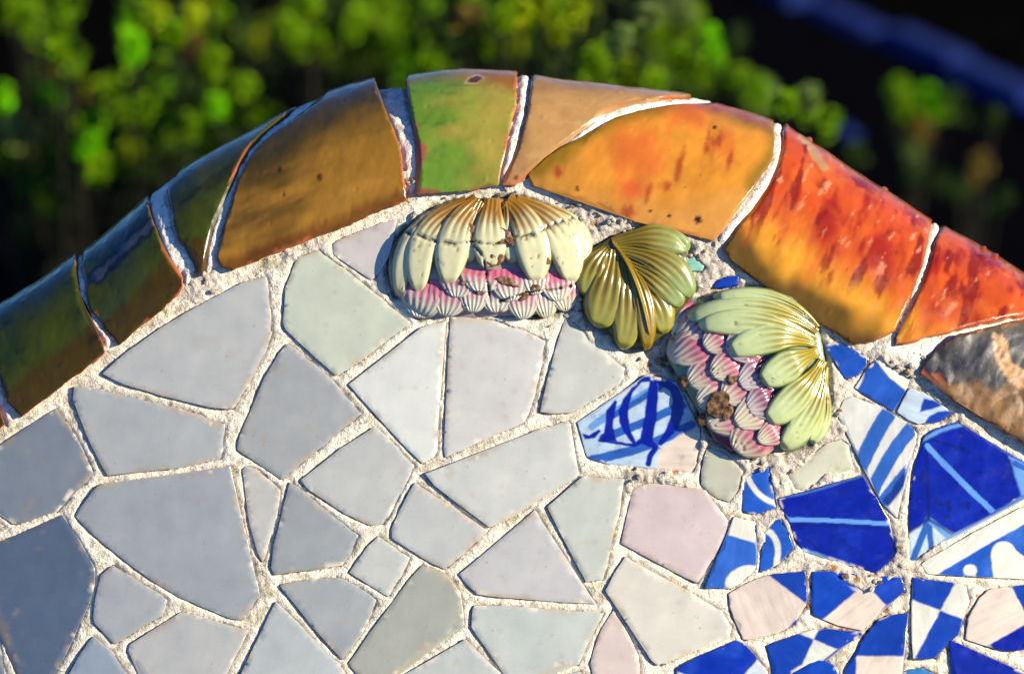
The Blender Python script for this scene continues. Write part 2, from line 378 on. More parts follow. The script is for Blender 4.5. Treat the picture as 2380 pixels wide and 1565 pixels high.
WHITE = [  # loop, colour, tilt x, tilt y, lift
 ("237,868 301,813 377,760 451,716 501,690 565,656 618,643 621,666 631,777 615,817 591,857 578,890 541,949 501,947 461,939 384,920 331,905 291,893 257,878", (188,191,196)),
 ("172,899 200,900 234,905 291,922 344,932 424,952 464,964 491,980 521,985 516,1046 511,1065 444,1079 394,1089 317,1094 250,1104 234,1075 214,1037 187,974 169,930", (176,181,188)),
 ("-90,1090 0,1037 66,990 130,950 144,970 170,1000 190,1045 207,1072 215,1099 197,1122 160,1149 157,1162 134,1186 97,1197 47,1216 30,1216 0,1191 -60,1150 -100,1125", (128,138,154)),
 ("-100,1205 -25,1200 8,1222 -20,1240 -100,1270", (190,188,182)),
 ("-90,1300 0,1259 50,1239 144,1197 164,1229 184,1256 207,1299 220,1322 219,1356 207,1396 194,1429 177,1466 154,1516 124,1563 95,1620 62,1620 43,1565 20,1503 7,1466 0,1443 -60,1340", (88,104,130)),
 ("-110,1400 -60,1400 -5,1490 12,1565 14,1620 -110,1620", (120,132,150)),
 ("227,1129 240,1124 334,1117 401,1112 534,1082 543,1125 554,1175 568,1232 578,1276 591,1332 603,1384 558,1439 531,1434 491,1416 417,1386 361,1353 301,1309 260,1277 207,1232 177,1199 187,1179 217,1139", (166,172,182)),
 ("247,1326 265,1309 294,1331 334,1359 367,1376 387,1393 381,1419 376,1428 334,1453 277,1489 265,1494 247,1469 220,1448 217,1433 222,1389 230,1359 235,1336", (172,176,184)),
 ("217,1479 234,1493 260,1513 277,1540 294,1565 310,1620 140,1620 160,1565 187,1519 207,1489", (150,165,186)),
 ("301,1496 334,1476 377,1449 422,1421 468,1433 518,1448 548,1458 576,1464 568,1483 548,1519 524,1563 500,1620 345,1620 331,1565 307,1526 299,1513", (190,192,196)),
 ("572,1083 601,1093 639,1127 650,1138 648,1160 643,1202 628,1230 625,1250 618,1282 610,1302 598,1282 591,1249 579,1216 574,1165 569,1119 565,1090", (196,197,198)),
 ("646,823 668,800 688,813 724,843 768,880 838,960 821,977 768,1017 741,1044 714,1062 654,1112 628,1092 591,1069 551,1045 553,1025 568,987 588,947 601,907 618,873 644,847", (170,174,180)),
 ("694,598 741,583 795,623 868,680 952,750 915,777 848,830 788,870 778,870 724,820 698,797 658,760 661,710 663,670 674,646 681,620", (196,204,194)),
 ("775,566 811,548 858,533 888,518 920,513 915,549 905,590 875,643 863,650 828,626 775,590", (206,200,204)),
 ("811,893 841,870 901,823 975,763 1015,750 1035,747 1028,823 1022,923 1015,1044 1008,1060 982,1075 958,1052 948,1044 901,994 865,954 835,920", (220,224,226)),
 ("1048,736 1102,740 1149,746 1189,760 1222,770 1265,793 1257,850 1242,913 1228,960 1218,980 1182,997 1142,1010 1082,1040 1035,1062 1032,1044 1037,923 1042,823", (206,206,210)),
 ("1315,736 1329,750 1352,770 1362,797 1412,830 1452,857 1452,870 1439,890 1395,920 1349,947 1329,957 1292,960 1255,957 1265,910 1288,823 1305,766", (196,199,200)),
 ("987,1100 1032,1084 1082,1069 1149,1042 1245,1000 1319,979 1325,987 1330,1044 1337,1075 1345,1102 1322,1119 1262,1145 1228,1169 1188,1192 1179,1206 1137,1224 1102,1196 1042,1152 1008,1125", (200,204,206)),
 ("699,1115 738,1085 788,1045 815,1027 865,995 878,997 925,1042 938,1059 961,1082 935,1135 901,1202 891,1217 858,1219 795,1189 741,1152 714,1135", (190,193,197)),
 ("673,1120 688,1130 728,1162 781,1206 831,1244 815,1282 795,1312 714,1324 638,1334 628,1316 641,1249 658,1182", (158,164,172)),
 ("965,1122 998,1145 1048,1176 1132,1232 1108,1256 1065,1296 1032,1322 1005,1309 958,1279 910,1249 910,1229 918,1206 931,1182 945,1152", (196,200,204)),
 ("878,1246 951,1296 928,1342 901,1384 858,1357 811,1329 835,1296 858,1262", (196,200,202)),
 ("648,1359 691,1349 785,1341 821,1357 848,1373 873,1393 861,1426 841,1469 811,1509 795,1530 741,1473 691,1409", (168,173,181)),
 ("982,1312 1032,1332 1048,1346 1068,1376 1073,1409 1077,1453 1032,1479 982,1509 921,1563 870,1610 815,1546 811,1540 858,1473 915,1402 948,1349", (170,174,168)),
 ("1067,1332 1115,1296 1179,1242 1212,1212 1242,1185 1265,1222 1295,1269 1335,1332 1365,1376 1384,1402 1329,1399 1228,1391 1162,1386 1108,1379 1082,1352", (194,195,202)),
 ("1272,1177 1312,1142 1354,1107 1449,1114 1439,1185 1422,1256 1402,1346 1385,1346 1362,1351 1345,1319 1312,1256", (196,202,200)),
 ("1472,1135 1509,1122 1552,1127 1606,1134 1639,1140 1656,1165 1673,1186 1691,1209 1683,1249 1653,1302 1619,1354 1556,1322 1496,1289 1444,1261 1455,1209", (208,194,200)),
 ("1452,1294 1462,1299 1522,1336 1606,1376 1629,1396 1676,1419 1683,1439 1699,1456 1693,1479 1629,1503 1529,1546 1512,1530 1482,1476 1455,1443 1429,1402 1407,1371 1425,1336", (212,210,206)),
 ("1102,1406 1162,1406 1262,1413 1402,1424 1392,1443 1369,1483 1349,1530 1342,1543 1295,1546 1235,1563 1195,1600 1169,1556 1132,1506 1095,1456 1097,1419", (192,200,202)),
 ("1425,1419 1439,1443 1462,1479 1482,1520 1485,1563 1488,1610 1385,1610 1379,1556 1372,1540 1382,1503 1399,1459", (216,202,202)),
 ("1082,1484 1100,1510 1160,1560 1170,1575 1190,1620 900,1620 930,1572 1020,1522", (194,200,202)),
 ("641,1398 664,1419 698,1453 744,1506 791,1543 805,1570 815,1620 535,1620 561,1563 590,1500 615,1450", (188,196,202)),
 ("1250,1582 1345,1560 1365,1580 1370,1640 1230,1640", (190,198,200)),
 ("1642,1042 1662,1045 1683,1055 1726,1092 1716,1135 1693,1165 1666,1159 1627,1122 1632,1082", (186,188,176)),
 ("1830,1102 1874,1079 1907,1042 1920,1030 1954,1022 1970,1034 1974,1062 1984,1089 1940,1092 1920,1095 1897,1119 1870,1139 1847,1132", (206,208,192)),
 ("1505,1590 1545,1570 1580,1600 1590,1640 1500,1640", (205,200,200)),
]
def L_(s): return np.array([[float(v) for v in p.split(',')] for p in s.split()])
MASKS = []                    # loops that keep the mortar down
def inset_area_c(P): return P.mean(0)
for i, (s, c) in enumerate(WHITE):
    P = L_(s); MASKS.append(P); cen = P.mean(0)
    base = A(*c) * np.array([1.15, 1.125, .94])
    def cf(x, y, base=base, i=i, P0=P):
        n = fbm(x / 90.0, y / 90.0, 3, i * 4.0); g = np.array([1.0, 1.0, 1.0]) * 1.0
        col = base[None, :] * (1 + 0.045 * n[:, None])
        sm = sst(0.42, 0.75, fbm(x / 16.0, y / 30.0, 3, i * 2.2 + 8)) * 0.30     # rain-run dirt
        col = mixc(col, sm, A(190, 160, 110))
        e = -sdist(P0, x, y); k = sst(15, 0, e) * sst(-.05, .55, fbm(x / 38, y / 38, 3, i * 1.7 + 3)) * .55
        col = mixc(col, k, A(206, 172, 122))
        k = sst(9, 1, e) * sst(.36, .50, fbm(x / 26, y / 26, 3, i * 2.9 + 31))
        return mixc(col, .85 * k, A(228, 216, 190, .6))
    def tf(x, y, i=i): return 0.00045 * fbm(x / 75.0, y / 75.0, 2, i * 3.0 + 1)
    piece('tile', P, flat_map(rng.normal(0, 0.014), rng.normal(0, 0.014), cen, 0.0017 + rng.normal(0, 0.0005)), wall, M_WHITE,
          step=11, rim=1.3, rim_drop=0.0004, depth=0.0055, colf=cf, side=A(236, 222, 196, .55), topf=tf, rough_edge=1.6, seed=i, res_edge=5, nicks=5)

# ---- painted tiles: loop + paint list. paint ops are in survey units, on glaze of the given ground colour
WH = A(238, 238, 216); CR = A(240, 222, 196); MID = A(48, 100, 184); LB = A(112, 164, 220); COB = A(6, 18, 154); DKC = A(2, 6, 104); BLU = A(20, 62, 168)
def op_poly(pts, col, soft=2.0, a=1.0):
    P = np.array(pts, float)
    return lambda x, y, c: mixc(c, a * sst(soft, -soft, sdist(P, x, y)), col)
def smooth_line(P):
    if len(P) < 3: return P
    Q = np.concatenate([2 * P[:1] - P[1:2], P, 2 * P[-1:] - P[-2:-1]]); out = []
    for i in range(1, len(Q) - 2):
        for t in np.linspace(0, 1, 7)[:-1]:
            out.append(.5 * (2 * Q[i] + (Q[i + 1] - Q[i - 1]) * t + (2 * Q[i - 1] - 5 * Q[i] + 4 * Q[i + 1] - Q[i + 2]) * t * t + (3 * Q[i] - Q[i - 1] - 3 * Q[i + 1] + Q[i + 2]) * t ** 3))
    return np.array(out + [P[-1]])
def op_line(pts, w, col, soft=1.8, a=1.0):
    P = smooth_line(np.array(pts, float))
    return lambda x, y, c: mixc(c, a * sst(w / 2 + soft, w / 2 - soft, seg_dist(P, x, y, False)), col)
def op_ell(cx, cy, rx, ry, col, soft=1.5, rot=0):
    cs, sn = math.cos(rot), math.sin(rot)
    def f(x, y, c):
        u = ((x - cx) * cs + (y - cy) * sn) / rx; v = (-(x - cx) * sn + (y - cy) * cs) / ry
        d = (np.hypot(u, v) - 1) * min(rx, ry); return mixc(c, sst(soft, -soft, d), col)
    return f
def op_mottle(col, sc, lo, hi, a, s=0.0, ax=1.0, ay=1.0):
    return lambda x, y, c: mixc(c, a * sst(lo, hi, fbm(x / sc * ax, y / sc * ay, 3, s)), col)
def half(p, q, col, soft=2.0):      # everything to the right-hand side (screen) of p -> q
    p = np.array(p, float); q = np.array(q, float); d = (q - p) / np.linalg.norm(q - p)
    return lambda x, y, c: mixc(c, sst(-soft, soft, -(x - p[0]) * d[1] + (y - p[1]) * d[0]), col)
def quad(p, q, r, s, c2, soft=1.8):   # checker of two crossing lines
    p, q, r, s = [np.array(v, float) for v in (p, q, r, s)]
    d1 = (q - p) / np.linalg.norm(q - p); d2 = (s - r) / np.linalg.norm(s - r)
    def f(x, y, c):
        a = -(x - p[0]) * d1[1] + (y - p[1]) * d1[0]; b = -(x - r[0]) * d2[1] + (y - r[1]) * d2[0]
        m = np.clip(0.5 + 0.5 * np.clip(a / soft, -1, 1) * np.clip(b / soft, -1, 1), 0, 1)
        return mixc(c, m, c2)
    return f
PAINTED = [
 ("1342,982 1395,950 1439,920 1475,890 1499,872 1522,877 1572,887 1582,910 1612,967 1629,997 1622,1042 1619,1075 1606,1097 1562,1089 1502,1085 1439,1079 1389,1072 1365,1062 1360,1044 1349,1004", A(196,220,232), [
    op_line(Z(5, [(620,1640),(1000,1540),(1330,1390)]), 22, MID), op_line(Z(5, [(720,1480),(980,1380),(1270,1250)]), 20, MID), op_line(Z(5, [(640,1400),(760,1320),(1180,1070)]), 18, LB), op_line(Z(5, [(780,1330),(1010,1190),(1200,1060)]), 14, MID),
    op_poly(Z(5, [(1120,1560),(1250,1460),(1400,1390),(1420,1600),(1390,1760),(1280,1740),(1130,1700),(1080,1690)]), CR, 5),
    op_poly(Z(5, [(1045,1075),(1095,1085),(1100,1200),(1090,1330),(1070,1450),(1062,1500),(1120,1555),(1040,1545),(985,1520),(930,1545),(925,1520),(975,1480),(1005,1330),(1022,1200)]), COB),
    op_poly(Z(5, [(1050,1050),(990,1060),(920,1125),(855,1210),(825,1290),(828,1370),(860,1440),(925,1525),(945,1510),(905,1420),(893,1330),(898,1240),(925,1160),(985,1095),(1050,1085)]), COB),
    op_poly(Z(5, [(1060,1050),(1150,1065),(1235,1115),(1278,1200),(1278,1310),(1235,1420),(1120,1535),(1095,1515),(1150,1430),(1190,1320),(1200,1220),(1180,1150),(1120,1115),(1070,1085)]), COB),
    op_poly(Z(5, [(800,1215),(815,1225),(800,1300),(785,1400),(800,1470),(815,1505),(760,1500),(690,1490),(725,1440),(735,1350),(740,1290)]), COB),
    op_poly(Z(5, [(570,1450),(620,1460),(690,1420),(705,1435),(660,1480),(590,1490)]), COB), op_line(Z(5, [(690,1495),(800,1512),(930,1530)]), 7, COB), op_line(Z(6, [(1080,0),(1050,40),(1030,105)]), 13, COB), op_mottle(DKC, 16, .1, .7, .25, 61)]),
 ("1656,663 1669,650 1696,640 1716,640 1716,663 1696,670 1659,670", BLU, []),
 ("1586,606 1612,596 1639,620 1629,631 1602,630", A(150,206,180), []),
 ("1917,803 1940,795 1974,807 2014,830 2017,843 2001,867 1964,883 1950,860", A(30,80,180), [op_mottle(DKC, 30, -.2, .9, .35, 3)]),
 ("1986,900 2007,867 2034,838 2057,847 2111,883 2097,920 2074,954 2027,927", A(38,88,184), [op_mottle(DKC, 34, -.2, .9, .3, 5, .5, 1.6),
    op_poly(Z(7, [(870,920),(930,930),(1130,1080),(1090,1150),(980,1060),(890,950)]), WH), op_poly(Z(7, [(720,1140),(770,1050),(800,1020),(795,1070),(755,1140)]), WH)]),
 ("2084,957 2094,934 2114,902 2158,920 2214,960 2184,980 2134,984 2111,974", A(200,218,226), [
    op_poly(Z(7, [(1188,1300),(1200,1250),(1215,1205),(1290,1220),(1350,1250),(1270,1280)]), BLU), op_poly(Z(7, [(1215,1380),(1250,1330),(1310,1298),(1430,1285),(1425,1330),(1330,1385)]), BLU)]),
 ("1949,957 1960,930 1980,920 2061,954 2127,994 2129,1014 2121,1045 2117,1055 2104,1095 2091,1159 2084,1202 2074,1189 2047,1169 2024,1115 2001,1079 1987,1042 1967,990 1950,974", A(222,222,208), [
    op_line(Z(7, [(985,1290),(900,1420),(790,1640),(740,1800)]), 37, MID), op_line(Z(7, [(1150,1390),(1030,1540),(900,1760),(840,1900)]), 33, MID), op_line(Z(8, [(1140,120),(1020,260),(890,430)]), 30, MID),
    op_line(Z(8, [(1080,200),(1010,310),(960,360)]), 20, DKC, 4, .75)]),
 ("1807,1157 1874,1142 1927,1125 2004,1105 2024,1139 2041,1166 2064,1206 2067,1229 2084,1282 2034,1331 1974,1312 1867,1279 1850,1262 1834,1212 1820,1186", COB, [op_mottle(A(22,60,196), 40, -.1, .8, .5, 11), op_mottle(DKC, 14, .25, .6, .7, 2),
    op_line(Z(8, [(250,490),(600,500),(990,522)]), 10, A(110,165,232), 1.5), op_line(Z(8, [(250,530),(600,535),(990,560)]), 6, DKC, 4, .7), op_line(Z(8, [(850,830),(930,770),(1040,690)]), 6, DKC, 4, .8), op_line(Z(8, [(380,705),(540,760),(700,815)]), 9, LB, 4), op_line(Z(8, [(200,340),(420,300),(790,185)]), 4, LB, 4, .6)]),
 ("2144,1017 2168,997 2224,980 2274,1017 2321,1045 2345,1059 2379,1079 2440,1110 2440,1126 2379,1149 2301,1192 2214,1239 2168,1269 2127,1299 2114,1302 2112,1236 2114,1159 2124,1085 2141,1042", COB, [op_mottle(A(20,56,190), 46, -.1, .8, .45, 21), op_mottle(DKC, 15, .25, .6, .7, 7),
    op_poly(Z(8, [(1100,590),(1250,490),(1430,590),(1300,760),(1110,810)]), A(206,224,224), 3), op_line(Z(8, [(1250,490),(1130,800)]), 16, MID), op_line(Z(8, [(1250,490),(1270,720)]), 14, MID), op_line(Z(8, [(1260,500),(1430,640)]), 14, LB),
    op_line(Z(8, [(1230,-40),(1240,240),(1250,490)]), 7, DKC, 4, .9), op_line(Z(8, [(1250,490),(1100,590)]), 6, DKC, 4, .9), op_line(Z(8, [(1250,490),(1430,600)]), 6, DKC, 4, .9),
    op_line(Z(8, [(1240,-20),(1450,200),(1700,440)]), 13, A(104,160,232), 1.6), op_line(Z(7, [(1215,1490),(1330,1430),(1480,1385)]), 8, LB, 4), op_line(Z(7, [(1270,1490),(1500,1560)]), 6, DKC, 4, .9),
    op_poly(Z(8, [(1810,30),(1850,190),(1900,330),(2150,250),(2150,60)]), LB, 4), op_line(Z(8, [(1850,100),(2100,220)]), 14, MID)]),
 ("2141,1309 2158,1299 2241,1249 2365,1182 2379,1178 2450,1170 2450,1345 2379,1344 2274,1339 2154,1332", A(34,88,190), [op_mottle(A(80,140,224), 50, -.2, .8, .5, 31),
    op_poly(Z(8, [(1160,830),(1180,780),(1880,390),(2010,420),(1960,500),(1700,640),(1280,890),(1200,890)]), WH), op_ell(*Z(8, [(1540,845)])[0], 16, 14, WH),
    op_ell(*Z(8, [(1780,760)])[0], 32, 40, WH, 1.5, -.3), op_poly(Z(8, [(1690,800),(1850,700),(1940,770),(2100,780),(2100,960),(1710,960)]), WH)]),
 ("1733,1109 1756,1095 1786,1085 1791,1115 1800,1165 1803,1179 1773,1189 1756,1194 1726,1190 1726,1142", A(34,88,190), [op_mottle(LB, 50, 0, .9, .3, 41), op_line(Z(6, [(1715,180),(1770,280),(1850,350),(1925,385)]), 13, WH)]),
 ("1706,1202 1753,1212 1753,1256 1758,1282 1753,1322 1723,1352 1696,1367 1663,1362 1636,1364 1656,1319 1683,1259 1696,1229", A(54,106,200), [op_mottle(BLU, 40, -.2, .8, .5, 43),
    op_poly(Z(6, [(1590,600),(1680,625),(1790,660),(1800,480),(1620,460)]), A(240,238,216)), op_ell(*Z(6, [(1690,900)])[0], 44, 27, A(240,240,220), 1.5, -.45)]),
 ("1777,1236 1803,1209 1814,1206 1827,1232 1845,1272 1830,1289 1800,1317 1763,1329 1770,1289 1780,1256", A(36,90,192), [op_line(Z(8, [(100,560),(165,600),(200,680),(195,780),(180,870)]), 14, WH)]),
 ("1693,1379 1746,1349 1783,1336 1814,1331 1870,1326 1874,1376 1872,1406 1854,1426 1847,1449 1807,1469 1740,1484 1726,1486 1719,1466 1723,1449 1703,1433 1696,1403", A(236,218,196), [
    half(Z(8, [(420,1095)])[0], Z(8, [(150,885)])[0], BLU), op_poly(Z(8, [(270,1250),(330,1180),(350,1240)]), BLU)]),
 ("1889,1327 1924,1326 1957,1352 2007,1376 2027,1373 2041,1356 2094,1341 2104,1373 2067,1396 2041,1419 2024,1446 2001,1461 1957,1454 1917,1439 1887,1426", A(18,68,184), [op_mottle(DKC, 40, 0, .9, .3, 47),
    op_poly(Z(8, [(510,1190),(640,1080),(780,960),(840,970),(960,1095),(900,1160),(800,1300),(640,1300)]), CR)]),
 ("1780,1499 1824,1483 1874,1466 1904,1458 1954,1464 2004,1469 1994,1479 1937,1509 1914,1520 1874,1540 1837,1563 1820,1610 1802,1600 1797,1550", A(234,234,212), [
    quad(Z(8, [(330,1275)])[0], Z(8, [(640,1405)])[0], Z(8, [(490,1240)])[0], Z(8, [(370,1500)])[0], BLU)]),
 ("2041,1436 2061,1428 2111,1423 2104,1453 2099,1523 2094,1563 2094,1620 1960,1620 1960,1565 1970,1543 1990,1520 2001,1486 2017,1463", BLU, [op_mottle(DKC, 60, -.2, .9, .3, 49), op_poly(Z(8, [(745,1440),(1120,1440),(1120,1700),(745,1700)]), CR)]),
 ("1840,1565 1880,1543 1917,1530 1944,1553 1950,1565 1950,1620 1830,1620", A(20,70,180), []),
 ("2121,1342 2208,1354 2244,1363 2251,1396 2241,1426 2231,1456 2224,1473 2194,1493 2174,1530 2121,1530 2117,1459 2119,1403", A(230,230,208), [
    quad(Z(8, [(1135,1050)])[0], Z(8, [(1480,1180)])[0], Z(8, [(1150,1460)])[0], Z(8, [(1430,940)])[0], BLU)]),
 ("2288,1371 2341,1363 2379,1359 2440,1350 2440,1500 2371,1496 2365,1509 2338,1513 2288,1499 2244,1483 2244,1443 2274,1393", A(238,220,196), [
    op_poly(Z(8, [(1795,900),(1920,1140),(2150,1140),(2150,900)]), BLU), op_poly(Z(8, [(2100,1110),(1913,1225),(1600,1400),(1700,1500),(2100,1500)]), COB)]),
 ("2206,1486 2234,1499 2274,1516 2341,1546 2379,1560 2440,1590 2440,1640 2215,1640 2221,1563 2211,1523", A(10,24,146), [op_mottle(A(40,70,200), 40, 0, .8, .3, 53)]),
 ("2096,1562 2141,1548 2174,1563 2180,1620 2090,1620", A(60,130,190), []),
 ("1569,1553 1589,1540 1636,1520 1683,1499 1709,1488 1729,1496 1756,1523 1783,1563 1785,1620 1575,1620", A(12,46,172), [op_mottle(A(60,120,220), 50, 0, .8, .3, 57), op_poly(Z(6, [(1800,1450),(1770,1490),(1690,1580),(1690,1760),(2000,1760)]), A(214,226,224)), op_poly(Z(6, [(1180,1530),(1300,1575),(1300,1650),(1180,1650)]), WH)]),
]
for i, (s, g, ops) in enumerate(PAINTED):
    P = L_(s); MASKS.append(P); cen = P.mean(0)
    def cf(x, y, g=g, ops=ops, i=i, P0=P):
        x2 = x + 1.2 * fbm(x / 12, y / 12, 2, 3.3); y2 = y + 1.2 * fbm(x / 12, y / 12, 2, 8.8)
        c = np.tile(np.asarray(g, float), (len(x), 1))
        for f in ops: c = f(x2, y2, c)
        ca, sa = math.cos(i * 1.3), math.sin(i * 1.3); c = c * (1 + .16 * fbm((x * ca + y * sa) / 70, (y * ca - x * sa) / 7, 3, i)[:, None] + .12 * fbm(x / 40, y / 40, 2, i + 3)[:, None])
        c = mixc(c, .8 * sst(7, 1, -sdist(P0, x, y)) * sst(.34, .5, fbm(x / 26, y / 26, 3, i * 2.3)), A(226, 212, 186, .58))
        return c
    def tf(x, y, i=i): return 0.0006 * fbm(x / 70.0, y / 70.0, 2, i * 3.0 + 41)
    n_ops = len(ops)
    piece('painted_tile', P, flat_map(rng.normal(0, 0.015), rng.normal(0, 0.015), cen, 0.0017 + rng.normal(0, 0.0004)), wall, M_PAINT,
          nicks=7, step=(2.4 if i == 0 else 3.0) if n_ops else 9, rim=1.5, rim_drop=0.0006, depth=0.0055, colf=cf, side=A(224, 200, 168, .55), topf=tf, rough_edge=2.8, res_edge=5, seed=100 + i)

# ------------------------------------------------------------------ rounded edge tiles
TERRA = A(196, 104, 62)
def streak(a, v, fa, fv, s, o=4): return fbm(a / fa, v / fv, o, s)
def c_green(x, y, a, v, bot=(74, 58, 4), top=(112, 98, 0), base=(70, 78, 12)):
    th = v / VS
    c = np.tile(A(*base), (len(a), 1)); c = mixc(c, 0.6 * sst(-.1, .6, streak(a, v, 140, 60, 2.2)), A(58, 74, 50)); c = mixc(c, 0.6 * sst(0, .7, streak(a, v, 90, 90, 5.1)), A(30, 62, 22)); c = mixc(c, 0.7 * sst(.15, .6, streak(a, v, 110, 50, 25.1)), A(38, 36, 14))
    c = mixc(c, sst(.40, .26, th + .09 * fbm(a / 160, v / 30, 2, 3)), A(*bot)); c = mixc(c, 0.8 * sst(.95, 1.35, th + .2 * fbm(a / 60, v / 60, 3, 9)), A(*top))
    return mixc(c, sst(.35, .6, streak(a, v, 60, 26, 13)) * .5, A(24, 24, 20))
def c_dark_scar(x, y, a, v):
    c = c_green(x, y, a, v)
    d = seg_dist(np.array([(225, 640), (275, 590), (330, 540), (352, 520)], float), x, y, False) + 9 * fbm(x / 18, y / 18, 3, 2)
    c = mixc(c, sst(24, 12, d), A(34, 40, 44)); return mixc(c, sst(11, 5, d) * .8, A(100, 102, 104))
def c_ochre(x, y, a, v):
    th = v / VS
    c = np.tile(A(176, 126, 40), (len(a), 1))
    c = mixc(c, 0.85 * sst(-.15, .55, streak(a, v, 190, 34, 1.4)), A(104, 76, 26)); c = mixc(c, 0.5 * sst(.1, .6, streak(a, v, 150, 22, 6.4)), A(196, 140, 54))
    c = mixc(c, 0.9 * sst(.55, 1.1, th + .2 * sst(800, 560, x) + .15 * fbm(a / 120, v / 40, 2, 4)), A(78, 68, 24)); c = mixc(c, .75 * sst(.16, .05, th + .04 * fbm(a / 10, v / 40, 2, 1)), A(120, 66, 6))  # darker towards the upper left: shade put into the glaze colour
    for (px, py, r) in ((742, 412, 8), (650, 395, 6), (660, 452, 5)):
        c = mixc(c, .85 * sst(r, r * .4, np.hypot(x - px, (y - py) * .7) + 2 * fbm(x / 5, y / 5, 2)), A(58, 26, 14))
    return c
def c_lime(x, y, a, v):
    c = np.tile(A(176, 158, 66), (len(a), 1))
    m = sst(-.7, .7, .8 * streak(a + .4 * v, v, 90, 36, 3.7, 3) + .9 * sst(1180, 985, x) - .50 + .35 * sst(330, 420, y))
    c = mixc(c, m, A(112, 152, 44)); c = mixc(c, .6 * sst(.2, .7, streak(a + .4 * v, v, 60, 16, 9.2)) * sst(1150, 1000, x), A(52, 112, 34))
    c = mixc(c, sst(235, 190, y + .25 * (1200 - x) - 20 * fbm(x / 40, y / 40, 3)), A(170, 112, 30))
    c = mixc(c, .8 * sst(205, 178, y + 12 * fbm(x / 40, y / 40, 3)) * sst(1120, 1000, x), A(128, 120, 54))
    c = mixc(c, sst(4, -4, sdist(np.array([(965,318),(978,330),(994,342),(986,372),(976,392),(968,400)], float), x, y)), A(176, 98, 70))
    c = mixc(c, sst(4, -4, sdist(np.array([(955,470),(968,436),(1015,440),(1032,450),(1085,446),(1140,428),(1170,440),(1100,470)], float), x, y) + 4 * fbm(x / 9, y / 9, 2)), A(150, 84, 58))
    d = np.hypot((x - 1102), (y - 184) * 2.4 + .5 * (x - 1102)) + 5 * fbm(x / 10, y / 10, 2); c = mixc(c, sst(26, 20, d), A(206, 180, 130)); return mixc(c, sst(21, 15, d), A(96, 54, 38))
def c_tan(x, y, a, v):
    c = np.tile(A(204, 156, 92), (len(a), 1)); c = mixc(c, .35 * sst(0, .6, streak(a, v, 60, 60, 4.4)), A(150, 112, 74))
    c = mixc(c, .5 * sst(.2, .6, streak(a, v, 90, 14, 8.8)), A(218, 176, 116)); c = mixc(c, .5 * sst(230, 205, y), A(156, 116, 56))
    return mixc(c, sst(9, 4, np.hypot(x - 1200, y - 414) + 3 * fbm(x / 6, y / 6)), A(140, 70, 48))
def c_orange(x, y, a, v):
    c = np.tile(A(228, 150, 46), (len(a), 1)); c = mixc(c, .6 * sst(-.1, .6, streak(a, v, 80, 80, 6.2)), A(214, 128, 44))
    c = mixc(c, .6 * sst(420, 500, y + 40 * fbm(x / 60, y / 60, 2)), A(228, 164, 80)); c = mixc(c, .5 * sst(1400, 1270, x), A(196, 146, 58))
    P = np.array([(1250,385),(1340,318),(1400,280),(1470,250),(1560,236),(1690,240),(1790,290),(1806,320),(1796,370),(1760,430)], float)
    c = mixc(c, .9 * sst(44, 8, seg_dist(P, x, y, False) + 12 * fbm(x / 40, y / 40, 3)), A(146, 112, 14))
    c = mixc(c, .9 * sst(25, -10, seg_dist(np.array([(1620,238),(1700,250),(1780,285)], float), x, y, False) + 10 * fbm(x / 30, y / 30)), A(190, 74, 20))
    for (px, py, rx, ry, al) in ((1480, 360, 90, 100, .55), (1470, 440, 60, 34, .75), (1600, 260, 90, 50, .6), (1690, 330, 26, 60, .45)):
        c = mixc(c, al * sst(1, .2, np.hypot((x - px) / rx, (y - py) / ry) + .45 * fbm(x / 30, y / 50, 3, 3)), A(222, 92, 40))
    for (px, py, rx, ry) in ((1298, 400, 14, 16), (1460, 492, 22, 22), (1580, 384, 8, 44), (1645, 330, 7, 40), (1664, 330, 16, 34), (1696, 372, 9, 20), (1505, 452, 8, 22), (1548, 430, 14, 14)):
        c = mixc(c, .75 * sst(1.5, .1, np.hypot((x - px - .25 * (py - y)) / rx, (y - py) / ry) + .6 * fbm(x / 9, y / 14, 3, 5)), A(164, 40, 24))
    for (px, py, r) in ((1622, 510, 12), (1512, 490, 6), (1556, 500, 5), (1662, 292, 6), (1340, 438, 6)):
        c = mixc(c, sst(r, r * .5, np.hypot(x - px, y - py) + 3 * fbm(x / 5, y / 5, 2)), A(60, 40, 26))
    return c
